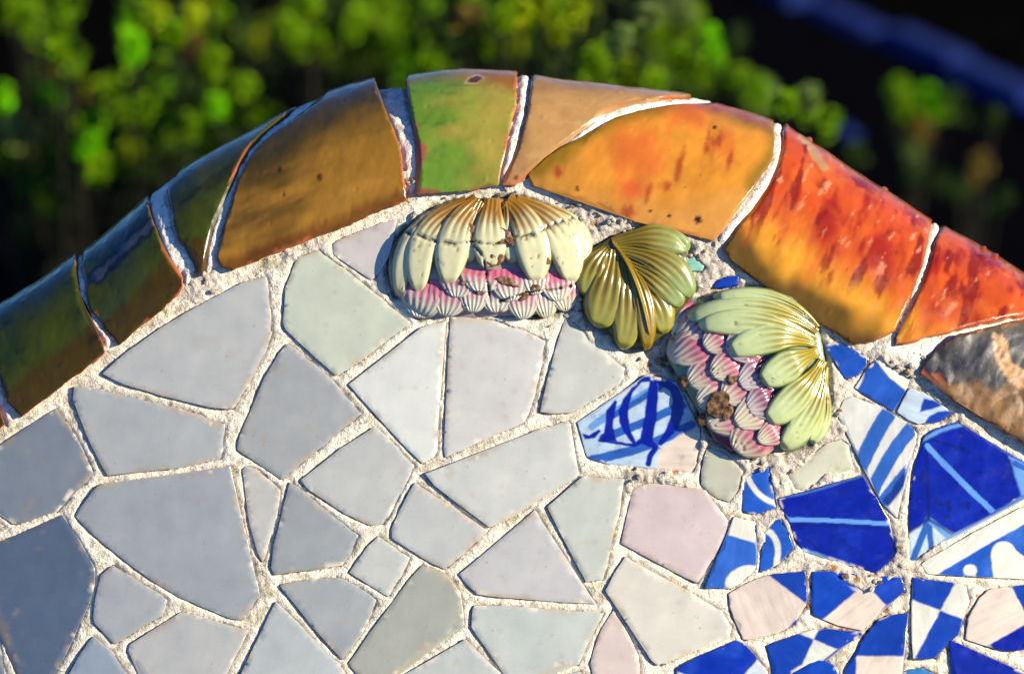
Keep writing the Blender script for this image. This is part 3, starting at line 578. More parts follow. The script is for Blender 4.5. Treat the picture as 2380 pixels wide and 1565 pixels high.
def c_red(x, y, a, v, sd=0.0):
    th = v / VS; q = v + .25 * a
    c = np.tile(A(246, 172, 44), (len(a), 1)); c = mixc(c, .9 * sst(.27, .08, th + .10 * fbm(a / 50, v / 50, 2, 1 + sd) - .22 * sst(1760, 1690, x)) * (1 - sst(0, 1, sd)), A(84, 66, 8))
    u = a + .30 * v; w = th + .16 * fbm(u / 60, v / 90, 3, 2 + sd) + .10 * fbm(u / 18, v / 46, 3, 5 + sd)
    c = mixc(c, .9 * sst(.16, .50, w), A(226, 112, 32)); m = sst(.30, .66, w)
    c = mixc(c, .85 * m, A(206, 74, 22)); c = mixc(c, .85 * sst(-.05, .35, fbm(u / 46, v / 60, 4, 7 + sd)) * m, A(160, 28, 16))
    c = mixc(c, .6 * sst(.05, .42, fbm(u / 30, v / 90, 4, 12 + sd)) * m, A(226, 104, 34))
    c = mixc(c, .85 * sst(.12, .36, fbm(u / 27, v / 50, 4, 19 + sd) + .10 * sst(.8, .4, th)) * sst(.14, .40, w), A(134, 26, 12))
    c = mixc(c, .5 * sst(.1, .5, fbm(u / 70, v / 60, 3, 29 + sd)) * sst(.2, .5, w), A(226, 120, 34))
    c = mixc(c, .7 * sst(.38, .6, fbm(a / 15, v / 30, 3, 15 + sd)) * sst(.3, .7, th), A(238, 168, 120))
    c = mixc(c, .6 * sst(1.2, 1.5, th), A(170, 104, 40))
    return mixc(c, sst(13, 6, seg_dist(np.array([(1862,318),(1890,350),(1915,388)], float), x, y, False) + 6 * fbm(x / 10, y / 10)), A(196, 148, 88))
def c_red2(x, y, a, v):
    c = c_red(x, y, a, v, 4.0); return mixc(c, .7 * sst(700, 780, y + 30 * fbm(x / 40, y / 40) - .02 * x), A(232, 150, 44))
def c_slate(x, y, a, v):
    c = np.tile(A(46, 46, 52), (len(a), 1)); c = mixc(c, .8 * sst(-.1, .5, streak(a, v, 60, 40, 2.9)), A(20, 24, 34)); c = mixc(c, .6 * sst(.15, .5, streak(a, v, 26, 20, 5.9)), A(84, 74, 60))
    c = mixc(c, sst(-10, 12, (y - 880) - .15 * (x - 2200) + 46 * fbm(x / 50, y / 50, 3, 4) + .25 * (x - 2290)), A(150, 108, 54)); c = mixc(c, .6 * sst(0, .5, fbm(x / 16, y / 16, 4, 33)) * sst(860, 900, y), A(84, 66, 44)); c = mixc(c, sst(0, 20, y - 985 - .55 * (x - 2260) + 14 * fbm(x / 30, y / 30)), A(62, 46, 18))
    c = mixc(c, .8 * sst(790, 765, y + .15 * (x - 2280)), A(112, 88, 30))
    d = sdist(np.array([(2306,780),(2332,790),(2348,846),(2400,872),(2400,910),(2345,884),(2316,840)], float), x, y) + 5 * fbm(x / 9, y / 9, 3); return mixc(mixc(c, sst(5, 1, d), A(206, 160, 104)), sst(-5, -9, d) * sst(-.3, .3, fbm(x / 12, y / 12, 2, 9)), A(150, 88, 60))

O = 'o'
EDGE = [
 ('dark green edge tile at the lower left end', [(-150,1110),(12,984),(0,945),(-35,880),(O,-60,745),(O,-250,900)], c_green),
 ('dark green edge tile with brown lower rim', [(50,970),(240,826),(245,815),(234,783),(214,760),(200,740),(185,710),(177,663),(173,636),(177,610),(O,186,583),(O,-45,742),(-8,840),(0,873),(15,913),(14,935)], c_green),
 ('dark green edge tile with a grey scar', [(276,805),(330,756),(377,723),(426,672),(426,643),(404,626),(384,590),(371,556),(361,523),(351,498),(344,461),(O,347,449),(O,197,576),(192,600),(186,618),(196,634),(220,643),(202,658),(196,680),(207,720),(234,745),(245,766),(264,788)], c_dark_scar),
 ('narrow dark olive edge tile', [(471,641),(477,600),(480,566),(493,523),(504,481),(534,431),(548,387),(574,344),(594,324),(631,287),(660,268),(O,760,212),(O,452,374),(411,407),(386,444),(396,484),(402,521),(417,563),(451,590),(458,610),(456,633)], c_green),
 ('ochre brown edge tile', [(504,603),(515,622),(541,630),(600,606),(639,591),(720,560),(811,524),(945,468),(943,444),(938,401),(932,344),(918,307),(901,264),(888,240),(875,214),(O,862,184),(O,790,206),(748,232),(691,271),(648,299),(601,337),(574,374),(551,424),(531,498),(521,523),(514,566),(503,588)], c_ochre),
 ('lime green and amber edge tile', [(965,455),(1010,454),(1082,448),(1155,434),(1160,428),(1165,394),(1175,354),(1182,317),(1191,280),(1199,250),(1202,200),(O,1197,166),(O,938,178),(945,207),(951,234),(961,284),(970,324),(975,367),(975,431)], c_lime),
 ('tan triangular edge tile', [(1165,434),(1198,432),(1212,412),(1240,386),(1262,367),(1312,329),(1349,301),(1379,277),(1415,250),(1462,234),(1509,229),(1596,222),(O,1636,221),(O,1233,172),(1230,214),(1225,254),(1212,317),(1198,361),(1182,401)], c_tan),
 ('orange edge tile with red flecks', [(1225,406),(1255,376),(1272,361),(1312,335),(1355,334),(1362,317),(1392,291),(1446,264),(1496,251),(1562,239),(1609,236),(1648,240),(O,1690,243),(O,1785,268),(1797,292),(1805,317),(1800,357),(1787,387),(1760,424),(1743,451),(1696,511),(1662,556),(1652,563),(1626,556),(1556,536),(1479,520),(1395,481),(1342,463),(1262,444),(1238,434)], c_orange),
 ('fiery red and orange edge tile', [(1681,586),(1686,571),(1712,530),(1740,499),(1757,481),(1783,444),(1812,384),(1823,327),(1822,301),(O,1814,280),(O,2158,505),(2160,530),(2161,556),(2147,616),(2127,666),(2111,710),(2094,740),(2082,768),(2030,795),(1984,800),(1930,770),(1850,720),(1740,643),(1698,612)], c_red),
 ('red orange edge tile tapering to a point', [(2079,806),(2081,783),(2107,750),(2117,716),(2141,670),(2161,613),(2174,560),(O,2178,520),(O,2620,790),(2520,690),(2460,706),(2379,731),(2274,753),(2188,776),(2134,793)], c_red2),
 ('slate blue and brown scarred edge tile', [(2171,815),(2191,792),(2228,776),(2308,759),(2379,744),(2470,722),(2540,760),(2500,1098),(2440,1070),(2379,1030),(2341,1007),(2274,970),(2224,944),(2201,924),(2191,883),(2171,877),(2137,870),(2151,833)], c_slate),
]
EK = [1, 1, 1, 1, .95, 1.0, .86, .90, .86, .86, .9]      # brightness factor per tile colour, lowered where tiles face the sun
EDGE_UV = []
for i, (lab, pts, cfun) in enumerate(EDGE):
    P = []
    for p in pts:
        if p[0] == O:
            a, v = to_uv(p[1], p[2]); P.append((a, OVER))
        else: P.append(to_uv(*p))
    # add a shared silhouette point next to every point that goes over the top
    P = np.array(P); EDGE_UV.append(P)
    def cf(a, v, cfun=cfun, i=i, P0=P):
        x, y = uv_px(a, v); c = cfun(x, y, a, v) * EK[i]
        e = -sdist(P0, a, v) + 7 * fbm(a / 16, v / 16, 3, i + 70); k = sst(4.5, 1.5, e) * sst(.0, .25, fbm(a / 46, v / 46, 2, i * 3 + 5))
        c = mixc(c, .9 * k, TERRA); return mixc(c, .5 * sst(8, 3, e) * (1 - k) * sst(0, .3, fbm(a / 40, v / 40, 2, i + 9)), c * .45)
    def tf(a, v, i=i):
        h = 0.0011 * fbm(a / 120, v / 120, 2, i * 5.0) + 0.00035 * fbm(a / 26, v / 26, 3, i + 2.0)
        if i in (8, 9): h = h + 0.0004 * np.clip(fbm((a + .35 * v) / 24, v / 60, 3, 7.0), 0, 1) + 0.003 * sst(.5, .75, fbm(a / 34, v / 34, 2, 6)) * sst(1.0, 1.4, v / VS)
        if i == 10: h = h + 0.0042 * np.abs(fbm(a / 70, v / 70, 2, 4)) + 0.0010 * fbm(a / 40, v / 40, 2, 14) + 0.0005 * fbm(a / 14, v / 14, 3, 8)
        for (pa, pv) in PITS[i]: h = h - 0.0007 * np.exp(-((a - pa) ** 2 + (v - pv) ** 2) / 9.0)
        for (pa, pv) in BUMPS[i]: h = h + 0.0007 * np.exp(-((a - pa) ** 2 + (v - pv) ** 2) / 14.0)
        return h
    if i == 0: PITS = {}; BUMPS = {}
    lo, hi = P.min(0), np.array([P[:, 0].max(), 1.5 * VS])
    PITS[i] = [tuple(rng.uniform(lo, hi)) for _ in range(8)]; BUMPS[i] = [tuple(rng.uniform(lo, hi)) for _ in range(3)]
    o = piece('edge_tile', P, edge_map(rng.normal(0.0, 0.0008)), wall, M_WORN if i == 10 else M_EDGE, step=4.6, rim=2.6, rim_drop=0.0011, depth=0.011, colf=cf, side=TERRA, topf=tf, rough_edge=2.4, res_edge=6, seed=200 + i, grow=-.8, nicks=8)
    o['label'] = lab

# ------------------------------------------------------------------ mortar
def grid_mesh(name, X, Y, mp, H, keep, mat, parent, C):
    ny, nx = X.shape; idx = np.arange(nx * ny).reshape(ny, nx)
    q = np.stack([idx[:-1, :-1], idx[1:, :-1], idx[1:, 1:], idx[:-1, 1:]], -1)[keep].reshape(-1, 4)
    used = np.unique(q); re = np.full(nx * ny, -1); re[used] = np.arange(len(used))
    x, y, h = X.ravel()[used], Y.ravel()[used], H.ravel()[used]
    return mesh_obj(name, mp(x, y, h), re[q], mat, parent, C.reshape(-1, 3)[used])
gx, gy = np.meshgrid(np.arange(-170, 2560, 3.6), np.arange(380, 1690, 3.6))
D = np.full(gx.shape, 60.0)
RELIEF_LOOPS = {}
RELIEF_LOOPS['f1'] = L_("903,623 906,595 915,570 941,536 982,501 1015,481 1082,464 1149,461 1212,466 1268,484 1312,514 1342,550 1362,580 1359,612 1340,645 1329,680 1322,712 1279,722 1228,732 1190,726 1149,720 1115,708 1048,713 1018,726 978,740 966,720 958,703 938,690 918,686 906,656")
RELIEF_LOOPS['lf'] = L_("1369,580 1419,560 1429,546 1496,536 1546,546 1599,576 1596,585 1552,603 1592,636 1609,676 1599,696 1582,702 1579,714 1562,740 1546,773 1522,790 1499,813 1494,772 1479,810 1455,812 1432,790 1440,738 1402,766 1375,750 1362,703 1359,650 1362,606")
RELIEF_LOOPS['f3'] = L_("1565,760 1575,725 1595,700 1650,682 1720,671 1790,670 1840,690 1880,730 1905,780 1918,850 1921,930 1908,990 1880,1032 1822,1046 1800,1022 1770,1045 1700,1045 1662,1022 1640,985 1625,962 1630,930 1600,900 1575,870 1552,835 1556,790")
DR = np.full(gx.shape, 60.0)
for P in MASKS + [RELIEF_LOOPS[k] for k in RELIEF_LOOPS]:
    x0, y0 = P.min(0) - 64; x1, y1 = P.max(0) + 64
    i0, i1 = max(0, int((x0 + 170) / 3.6)), max(0, int((x1 + 170) / 3.6) + 2); j0, j1 = max(0, int((y0 - 380) / 3.6)), max(0, int((y1 - 380) / 3.6) + 2)
    if i1 <= 0 or j1 <= 0: continue
    sl = (slice(j0, j1), slice(i0, i1))
    if D[sl].size:
        sd_ = sdist(P, gx[sl], gy[sl]); D[sl] = np.minimum(D[sl], sd_)
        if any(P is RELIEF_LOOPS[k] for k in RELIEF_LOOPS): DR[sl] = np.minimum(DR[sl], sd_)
def gauss(cx, cy, r): return np.exp(-((gx - cx) ** 2 + (gy - cy) ** 2) / (2 * r * r))
ROUGH = np.clip(sum(gauss(*g) for g in ((1440,500,60),(1330,500,40),(1620,590,60),(1640,640,50),(1360,690,50),(1540,850,50),(1930,960,60),(1960,760,50),(2090,840,60),(1760,1080,60),(1900,1080,50),(1500,1095,50),(900,600,30),(690,570,40),(470,650,40),(2000,1350,90),(2230,960,60),(1640,1030,40),(2120,1280,50),(1800,1220,50),(1350,470,50))), 0, 1)
n1 = fbm(gx / 42, gy / 42, 4, 1); n2 = fbm(gx / 13, gy / 13, 4, 5); rid = 1 - abs(fbm(gx / 22, gy / 22, 4, 9)) * 2.2
H = (-0.0006 + 0.0014 * sst(0, 11, D) + 0.0010 * n1 + (0.0007 + 0.0010 * ROUGH) * n2 + ROUGH * (0.0020 * n1 + 0.0010 * rid) + 0.0010 * ROUGH)
H = H - 0.0042 * sst(20, 3, DR) * sst(-.5, .1, n1 + .3 * n2)
H = np.where(D < 0, np.minimum(-0.0022, H - 0.003), H)
for (px, py, r, hh) in ((1530, 850, 34, -.006), (1545, 800, 24, -.004), (1180, 760, 26, .002), (941, 1209, 13, .004)):
    H = H + hh * np.exp(-((gx - px) ** 2 + (gy - py) ** 2) / (2 * r * r)) * (D > 0)
Lx, Ly = RD[:, 0], RD[:, 1]
yl = np.interp(gx, Lx, Ly)
keep = ((gy - yl) > -70)[1:, 1:] & ~((D < -9)[1:, 1:] & (D < -9)[:-1, :-1])
mc = np.tile(A(240, 229, 203, 0.69), gx.shape + (1,))
mc = mixc(mc, .80 * sst(.05, .50, fbm(gx / 34, gy / 34, 3, 21)) * sst(4, 12, D), A(188, 180, 142, .66)); mc = mixc(mc, .45 * sst(.1, .6, fbm(gx / 80, gy / 80, 3, 25)), A(216, 208, 190, .64))
mc = mixc(mc, ROUGH * .8, A(214, 202, 184, .56)); mc = mixc(mc, ROUGH * .8 * sst(.15, .5, fbm(gx / 16, gy / 16, 3, 27)), A(176, 160, 142, .6))
mc = mixc(mc, .75 * sst(16, 3, DR) * sst(-.25, .3, fbm(gx / 20, gy / 20, 3, 51)), A(92, 82, 62, .6))  # mortar painted darker around the reliefs to deepen the crevice shade
for (px, py, r) in Z(8, []) + [(*Z(8, [(a, b)])[0], r) for a, b, r in ((590,830,11),(650,850,7),(750,910,10),(575,1225,8),(640,1235,9),(690,1250,9),(950,1120,11),(410,1100,8),(375,1130,7),(1055,690,7),(1590,1020,7),(1520,1160,6),(1740,955,5),(150,1530,9),(865,1195,9),(430,960,6),(1380,1400,8),(430,265,8),(820,1265,6),(905,1150,7))] + [(1532, 838, 14), (1510, 848, 9), (1960, 1050, 9), (1250, 735, 12), (1238, 722, 10), (330, 745, 6), (1570,1094,9), (1380,520,8)]:
    mc = mixc(mc, .9 * sst(r, r * .55, np.hypot(gx - px, gy - py) + 3 * fbm(gx / 7, gy / 7, 2)), A(196, 132, 58))
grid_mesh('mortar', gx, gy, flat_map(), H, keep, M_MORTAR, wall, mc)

ga, gv = np.meshgrid(np.arange(4, UD[-1] - 4, 4.0), np.concatenate([np.arange(-0.045, 1.6, 0.02), np.arange(1.6, 2.6, 0.05)]) * VS)
DE = np.full(ga.shape, 60.0)
for P in EDGE_UV: DE = np.minimum(DE, sdist(P, ga, gv))
He = -0.0052 + 0.0026 * sst(0, 10, DE) + 0.0010 * fbm(ga / 30, gv / 30, 4, 3) + 0.0010 * fbm(ga / 10, gv / 10, 3, 6)
xe, ye = uv_px(ga, gv)
He = He - 0.0052 * sst(.13, -.03, gv / VS + .05 * fbm(ga / 24, gv / 24, 3, 61)) + 0.0012 * fbm(ga / 16, gv / 16, 3, 62) * sst(.3, .05, gv / VS)
He = np.where((xe > 865) & (xe < 975) & (ye < 470), He - 0.0050 * sst(290, 220, ye) - 0.0025, He)
He = np.where(DE < 0, np.minimum(He, -0.0052), He)
me_c = np.tile(A(240, 230, 208, 0.74), ga.shape + (1,)); me_c = mixc(me_c, .5 * sst(.1, .6, fbm(ga / 20, gv / 20, 3, 8)), A(188, 172, 146))
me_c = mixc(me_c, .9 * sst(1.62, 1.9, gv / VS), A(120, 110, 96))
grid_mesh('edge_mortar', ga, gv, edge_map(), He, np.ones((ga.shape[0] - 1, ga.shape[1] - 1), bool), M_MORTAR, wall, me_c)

# loose crumbs of old mortar lying in the rough joints
CV, CF, CC = [], [], []
ico = [(0,0,1),(.89,0,.45),(.28,.85,.45),(-.72,.53,.45),(-.72,-.53,.45),(.28,-.85,.45),(.72,.53,-.45),(-.28,.85,-.45),(-.89,0,-.45),(-.28,-.85,-.45),(.72,-.53,-.45),(0,0,-1)]
icf = [(0,1,2),(0,2,3),(0,3,4),(0,4,5),(0,5,1),(1,6,2),(2,7,3),(3,8,4),(4,9,5),(5,10,1),(1,10,6),(2,6,7),(3,7,8),(4,8,9),(5,9,10),(11,7,6),(11,8,7),(11,9,8),(11,10,9),(11,6,10)]
for (cx, cy, sg, n) in ((1440,500,34,16),(1340,478,26,12),(1620,590,26,10),(1545,845,22,14),(1355,700,18,8),(1930,960,26,10),(2110,845,30,14),(1230,735,24,10),(2000,1345,40,12),(1060,452,50,14),(1760,1085,34,10),(955,330,6,6),(955,420,6,8),(1170,440,14,6),(470,655,20,6),(1505,1092,30,8)):
    for k in range(n):
        x, y = rng.normal(cx, sg), rng.normal(cy, sg * .7)
        j, i_ = int((y - 380) / 3.6), int((x + 170) / 3.6)
        if not (0 <= j < D.shape[0] and 0 <= i_ < D.shape[1]) or D[j, i_] < 2: continue
        r = rng.uniform(.0010, .0032); p = to_world(np.array([x]), np.array([y]), np.array([z_face(x, y) + H[j, i_] + r * .25]))[0]
        sc = r * np.array([rng.uniform(.7, 1.3), rng.uniform(.7, 1.3), rng.uniform(.5, 1.0)]); b_ = len(CV); cc_ = A(*( (226,214,190) if rng.random() < .6 else (150,124,96) )) * rng.uniform(.8, 1.25)
        for q in ico: CV.append(p + np.array(q) * sc * rng.uniform(.75, 1.25)); CC.append(cc_)
        CF += [[b_ + a_ for a_ in f] for f in icf]
mesh_obj('mortar_crumbs', CV, CF, M_MORTAR, wall, np.array(CC), False)['kind'] = 'stuff'

# core behind and below the facing
us = np.linspace(6, UD[-1] - 6, 120); mp = edge_map(-0.0065)
back = mp(us, np.full(120, 2.58 * VS), np.zeros(120))
fx = np.linspace(-168, 2556, 120); front = to_world(fx, np.full(120, 1686.0), z_face(fx, 1686.0) - 0.004)
bg_ = back.copy(); bg_[:, 2] = 0; bg_[:, 1] += 0.03; fg = front.copy(); fg[:, 2] = 0; fg[:, 1] -= 0.02
V = np.concatenate([back, bg_, front, fg]); F = []
for i in range(119):
    F.append([i + 1, i, 120 + i, 121 + i]); F.append([240 + i, 241 + i, 361 + i, 360 + i])
F.append([0, 240, 360, 120]); F.append([359, 119, 239, 479])
mesh_obj('core', V, F, M_CORE, wall, None, False)

# ------------------------------------------------------------------ moulded flowers and leaf
def dome_fn(cx, cy, rx, ry, hgt, lip):
    def f(x, y):
        r2 = ((x - cx) / rx) ** 2 + ((y - cy) / ry) ** 2
        return lip + hgt * np.sqrt(np.clip(1 - r2, 0, 1))
    return f
def petal(name, parent, dome, b, c, t, Wd, lift, hump, nfl, famp, c0, c1, ce, w0=0.30, fend=(.3, .8), wrap=0.0035, post=None, ns=46, nq=21, tip=.62, cmix=(.12, .5), gd=.75, pw=2.2, pe=4.5, gk=.42):
    b, c, t = [np.array(p, float) for p in (b, c, t)]
    s_ = 1 - (1 - np.linspace(0, 1, ns)) ** 1.35; q_ = np.linspace(-1, 1, nq)
    s, q = np.meshgrid(s_, q_, indexing='ij')
    ctr = (1 - s)[..., None] ** 2 * b + 2 * ((1 - s) * s)[..., None] * c + (s ** 2)[..., None] * t
    tan = 2 * (1 - s)[..., None] * (c - b) + 2 * s[..., None] * (t - c); tan /= np.linalg.norm(tan, axis=-1)[..., None]
    nor = np.stack([-tan[..., 1], tan[..., 0]], -1)
    tp = np.sqrt(np.clip(1 - np.clip((s - tip) / (1 - tip), 0, 1) ** pw, 0, 1))
    w = Wd / 2 * (w0 + (1 - w0) * sst(0, .62, s)) * tp
    w = w * (1 + 0.05 * fbm(s * 4, q * 0 + b[0], 2))
    P = ctr + nor * (w * q)[..., None]
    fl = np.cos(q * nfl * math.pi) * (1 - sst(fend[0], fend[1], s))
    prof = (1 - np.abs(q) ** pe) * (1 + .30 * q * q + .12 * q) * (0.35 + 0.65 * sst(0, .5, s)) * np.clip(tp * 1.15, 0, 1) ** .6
    x, y = P[..., 0], P[..., 1]
    z = dome(x, y) + lift * sst(0, .45, s) * np.clip(prof * 2.2, 0, 1) + hump * prof + famp * fl * prof ** .5 - wrap * (np.abs(q) ** 6) - wrap * sst(.93, 1.0, s)
    col = np.tile(np.asarray(c0, float), s.shape + (1,))
    col = mixc(col, sst(cmix[0], cmix[1], s + .10 * np.cos(q * nfl * math.pi) + .07 * fbm(x / 25, y / 25, 2)), c1)
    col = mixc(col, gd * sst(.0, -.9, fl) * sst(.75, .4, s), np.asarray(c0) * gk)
    col = mixc(col, .8 * sst(.74, 1.0, np.abs(q)) * sst(.1, .4, s), ce)
    if post: col, z = post(x, y, col, z)
    V = to_world(x.ravel(), y.ravel(), (z_face(x, y) + z).ravel())
    idx = np.arange(ns * nq).reshape(ns, nq)
    F = np.stack([idx[:-1, :-1], idx[:-1, 1:], idx[1:, 1:], idx[1:, :-1]], -1).reshape(-1, 4)
    n = np.cross(V[F[nq * 20][1]] - V[F[nq * 20][0]], V[F[nq * 20][2]] - V[F[nq * 20][0]])
    if np.dot(n, EZ) < 0: F = F[:, ::-1]
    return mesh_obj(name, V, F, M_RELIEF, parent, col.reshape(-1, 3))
def chip(parent, dome, px, py, rx, ry, rot, up, seed):
    a = np.linspace(0, 2 * math.pi, 22, endpoint=False); rr = 1 + 0.35 * fbm(np.cos(a) * 1.7 + seed, np.sin(a) * 1.7 + seed, 3)
    P = np.stack([px + rr * (rx * np.cos(a) * math.cos(rot) - ry * np.sin(a) * math.sin(rot)), py + rr * (rx * np.cos(a) * math.sin(rot) + ry * np.sin(a) * math.cos(rot))], 1)
    def tf(x, y): return dome(x, y) + up - .0012 + 0.0014 * fbm(x / 9, y / 9, 3, seed)
    def cf(x, y): return mixc(np.tile(A(150, 116, 84), (len(x), 1)), sst(-.2, .5, fbm(x / 6, y / 6, 3, seed + 4)), A(88, 64, 46))
    return piece('broken_patch', P, flat_map(), parent, M_CHIP, step=4, rim=1.5, rim_drop=.0008, depth=.005, colf=cf, side=A(84, 60, 42), topf=tf, rough_edge=1.5, res_edge=4, seed=seed)

OCH = A(168, 118, 14); PALE = A(230, 226, 172); MINT = A(168, 200, 164); PINK = A(214, 112, 136); PGRN = A(224, 220, 194); OLV = A(96, 78, 6); PWH = A(238, 228, 192)
# flower near the crown of the arch
d1 = dome_fn(1135, 606, 246, 158, 0.011, 0.001)
f1 = piece('flower_relief', RELIEF_LOOPS['f1'], flat_map(), wall, M_RELIEF, step=7, rim=2.5, rim_drop=.001, depth=.012, colf=lambda x, y: mixc(mixc(np.tile(A(176, 128, 34), (len(x), 1)), sst(500, 550, y), A(104, 82, 26)), sst(590, 640, y), A(212, 186, 176)), side=A(196, 186, 160), topf=lambda x, y: d1(x, y) - 0.0015, rough_edge=1.5, seed=301)
f1['label'] = 'moulded ceramic flower with pale green petals over pink ones under the arch crown'
CRK = np.array([(930,536),(965,545),(1010,560),(1050,566),(1100,562),(1150,568),(1190,552),(1240,545),(1290,520),(1330,508)], float); CRK2 = np.array([(1098,566),(1122,596),(1130,640),(1140,700)], float); CRK3 = np.array([(1160,700),(1220,680),(1290,672),(1325,665)], float)
def post1(x, y, col, z):
    j = 4 * fbm(x / 14, y / 14, 3, 2)
    d = np.minimum(seg_dist(CRK, x, y, False) + j, np.minimum(seg_dist(CRK2, x, y, False) * 1.4 + j, seg_dist(CRK3, x, y, False) * 1.4 + j))
    k = sst(4.2, 1.0, d); col = mixc(col, .92 * k, A(40, 30, 22)); z = z - 0.0028 * k
    sp = sst(.50, .62, fbm(x / 9, y / 9, 3, 6)) ; return mixc(col, .8 * sp, A(140, 108, 80)), z - .0006 * sp
def scale(parent, dome, b, t, Wd, pk=PINK, pl=PGRN, lift=.0022, bend=(0, 0), post=None, nfl=7):
    b = np.array(b, float) + rng.normal(0, 4, 2); t = np.array(t, float) + rng.normal(0, 5, 2); pk = np.asarray(pk) * rng.uniform(.75, 1.2); q0 = rng.uniform(.02, .32)
    return petal('inner_petal', parent, dome, b, (b + t) / 2 + np.array(bend), t, Wd * rng.uniform(1.25, 1.8), lift * rng.uniform(.7, 1.3), .0011, nfl, .0004, pk, pl, pl * .95, w0=.86, fend=(.85, 1.1), post=post, ns=26, nq=33, tip=.15, wrap=.0012, cmix=(q0, q0 + .6), gd=.5, pw=1.45, gk=.8)
for (bx, by, tx, ty, w) in ((992,658,980,742,74),(1046,656,1040,730,70),(1100,654,1098,722,70),(1154,654,1156,728,72),(1210,656,1216,742,72),(1262,652,1270,736,70),(1306,644,1322,716,62)): scale(f1, d1, (bx, by), (tx, ty), w, post=post1)
for (bx, by, tx, ty, w) in ((1068,626,1060,692,76),(1122,626,1120,686,70),(1182,622,1184,696,84),(1238,630,1246,684,66),(1290,626,1298,690,64)): scale(f1, d1, (bx, by), (tx, ty), w, lift=.0045, post=post1)
for (b, c, t, w, l) in (((1072,480),(926,516),(928,692),56,.002),((1222,478),(1368,500),(1354,618),58,.002),((1118,466),(1084,520),(1092,610),66,.001),((1180,466),(1200,520),(1188,614),66,.001),((1210,476),(1345,520),(1338,640),58,.003),((1086,474),(952,520),(974,680),78,.0045),
                        ((1198,472),(1330,510),(1326,662),88,.005),((1112,468),(1040,515),(1044,664),86,.006),((1144,462),(1136,530),(1138,628),88,.006),((1176,468),(1248,515),(1244,660),92,.0072)):
    petal('petal', f1, d1, b, c, t, w * 1.04, l * .85, .0034, 5, .0006, OCH, PALE, A(120, 150, 96), post=post1, fend=(.2, .8), gd=.4, cmix=(.20, .54), w0=.50, pw=1.8)
for k, g in enumerate(((1150,546,40,19,.1,.010),(1150,602,21,14,-.3,.011),(1098,538,24,16,.3,.009),(1190,560,14,9,.2,.0105),(1178,655,26,9,.35,.0085),(1245,668,10,7,0,.009),(1270,606,9,7,.4,.0125),(1215,690,14,7,-.4,.007),(1080,655,10,7,0,.008),(1322,560,15,7,1.2,.008),(1116,678,10,7,0,.007))):
    chip(f1, d1, *g[:5], g[5] * .80 + .0006, 500 + k)
# leaf
d2 = dome_fn(1470, 672, 150, 165, 0.006, 0.001)
lf = piece('leaf_relief', RELIEF_LOOPS['lf'], flat_map(), wall, M_RELIEF, step=7, rim=2.5, rim_drop=.001, depth=.010, colf=lambda x, y: np.tile(A(92, 84, 16), (len(x), 1)), side=A(120, 116, 60), topf=lambda x, y: d2(x, y) - 0.0005, rough_edge=1, seed=302)
lf['label'] = 'moulded olive and pale green ceramic leaf between the two flowers'
LG = A(150, 172, 98); LY = A(156, 126, 10)
LG2 = A(168, 164, 62)
for (b, c, t, w, l, g) in (((1424,566),(1530,530),(1602,580),62,.004,LG),((1436,580),(1560,590),(1606,690),66,.005,LG),((1452,610),(1540,640),(1583,712),58,.0045,LG),((1472,650),(1535,690),(1545,776),60,.003,LG2),
                           ((1412,578),(1376,610),(1362,690),66,.004,LG2),((1428,580),(1420,670),(1388,762),88,.006,LG2),((1440,590),(1480,690),(1446,812),72,.006,LG2),((1452,600),(1506,680),(1503,814),46,.007,LY)):
    petal('leaf_lobe', lf, d2, b, c, t, w * 1.24, l * .8, .0032, 5, .0008, A(150, 128, 14), g, g * .55, w0=.4, fend=(.4, .95), cmix=(.35, 1.0), gd=.85, gk=.38, pw=1.8)
petal('midrib', lf, d2, (1424,562), (1492,640), (1512,790), 15, .007, .004, 1, .0002, LY, LY * 1.3, LY, w0=.7)
# flower by the red edge tiles
d3 = dome_fn(1752, 862, 200, 215, 0.017, 0.002)
f3 = piece('flower_relief', RELIEF_LOOPS['f3'], flat_map(), wall, M_RELIEF, step=7, rim=3, rim_drop=.0015, depth=.014, colf=lambda x, y: mixc(np.tile(A(150, 170, 130), (len(x), 1)), sst(1600, 1680, x) * sst(.1, -.2, (x - 1800) / 100.0), A(130, 40, 92)), side=A(176, 190, 156), topf=lambda x, y: d3(x, y) - 0.002, rough_edge=1.5, seed=303)
f3['label'] = 'moulded ceramic flower turned sideways with long green petals beside the red edge tiles'
def post3(x, y, col, z):
    sp = sst(.55, .66, fbm(x / 10, y / 10, 3, 16)); return mixc(col, .8 * sp, A(120, 92, 66)), z - .0006 * sp
PK3 = A(198, 98, 122)
for (bx, by, tx, ty, w) in ((1636,738,1566,790,70),(1642,782,1554,838,88),(1672,842,1594,886,84),(1690,900,1622,938,80),(1720,950,1650,990,78),(1768,996,1700,1044,84)): scale(f3, d3, (bx, by), (tx, ty), w, PK3, PWH, post=post3)
for (bx, by, tx, ty, w) in ((1700,774,1640,808,60),(1730,826,1652,868,78),(1756,884,1676,926,76),(1782,940,1708,984,78),(1815,990,1760,1026,58)): scale(f3, d3, (bx, by), (tx, ty), w, PK3, PWH, lift=.004, post=post3)
for (bx, by, tx, ty, w) in ((1742,790,1690,826,62),(1782,854,1712,892,70),(1808,906,1736,952,70)): scale(f3, d3, (bx, by), (tx, ty), w, A(158, 70, 108), A(216, 206, 196), lift=.006, post=post3)
GP = A(204, 218, 152); YG = A(172, 152, 2)
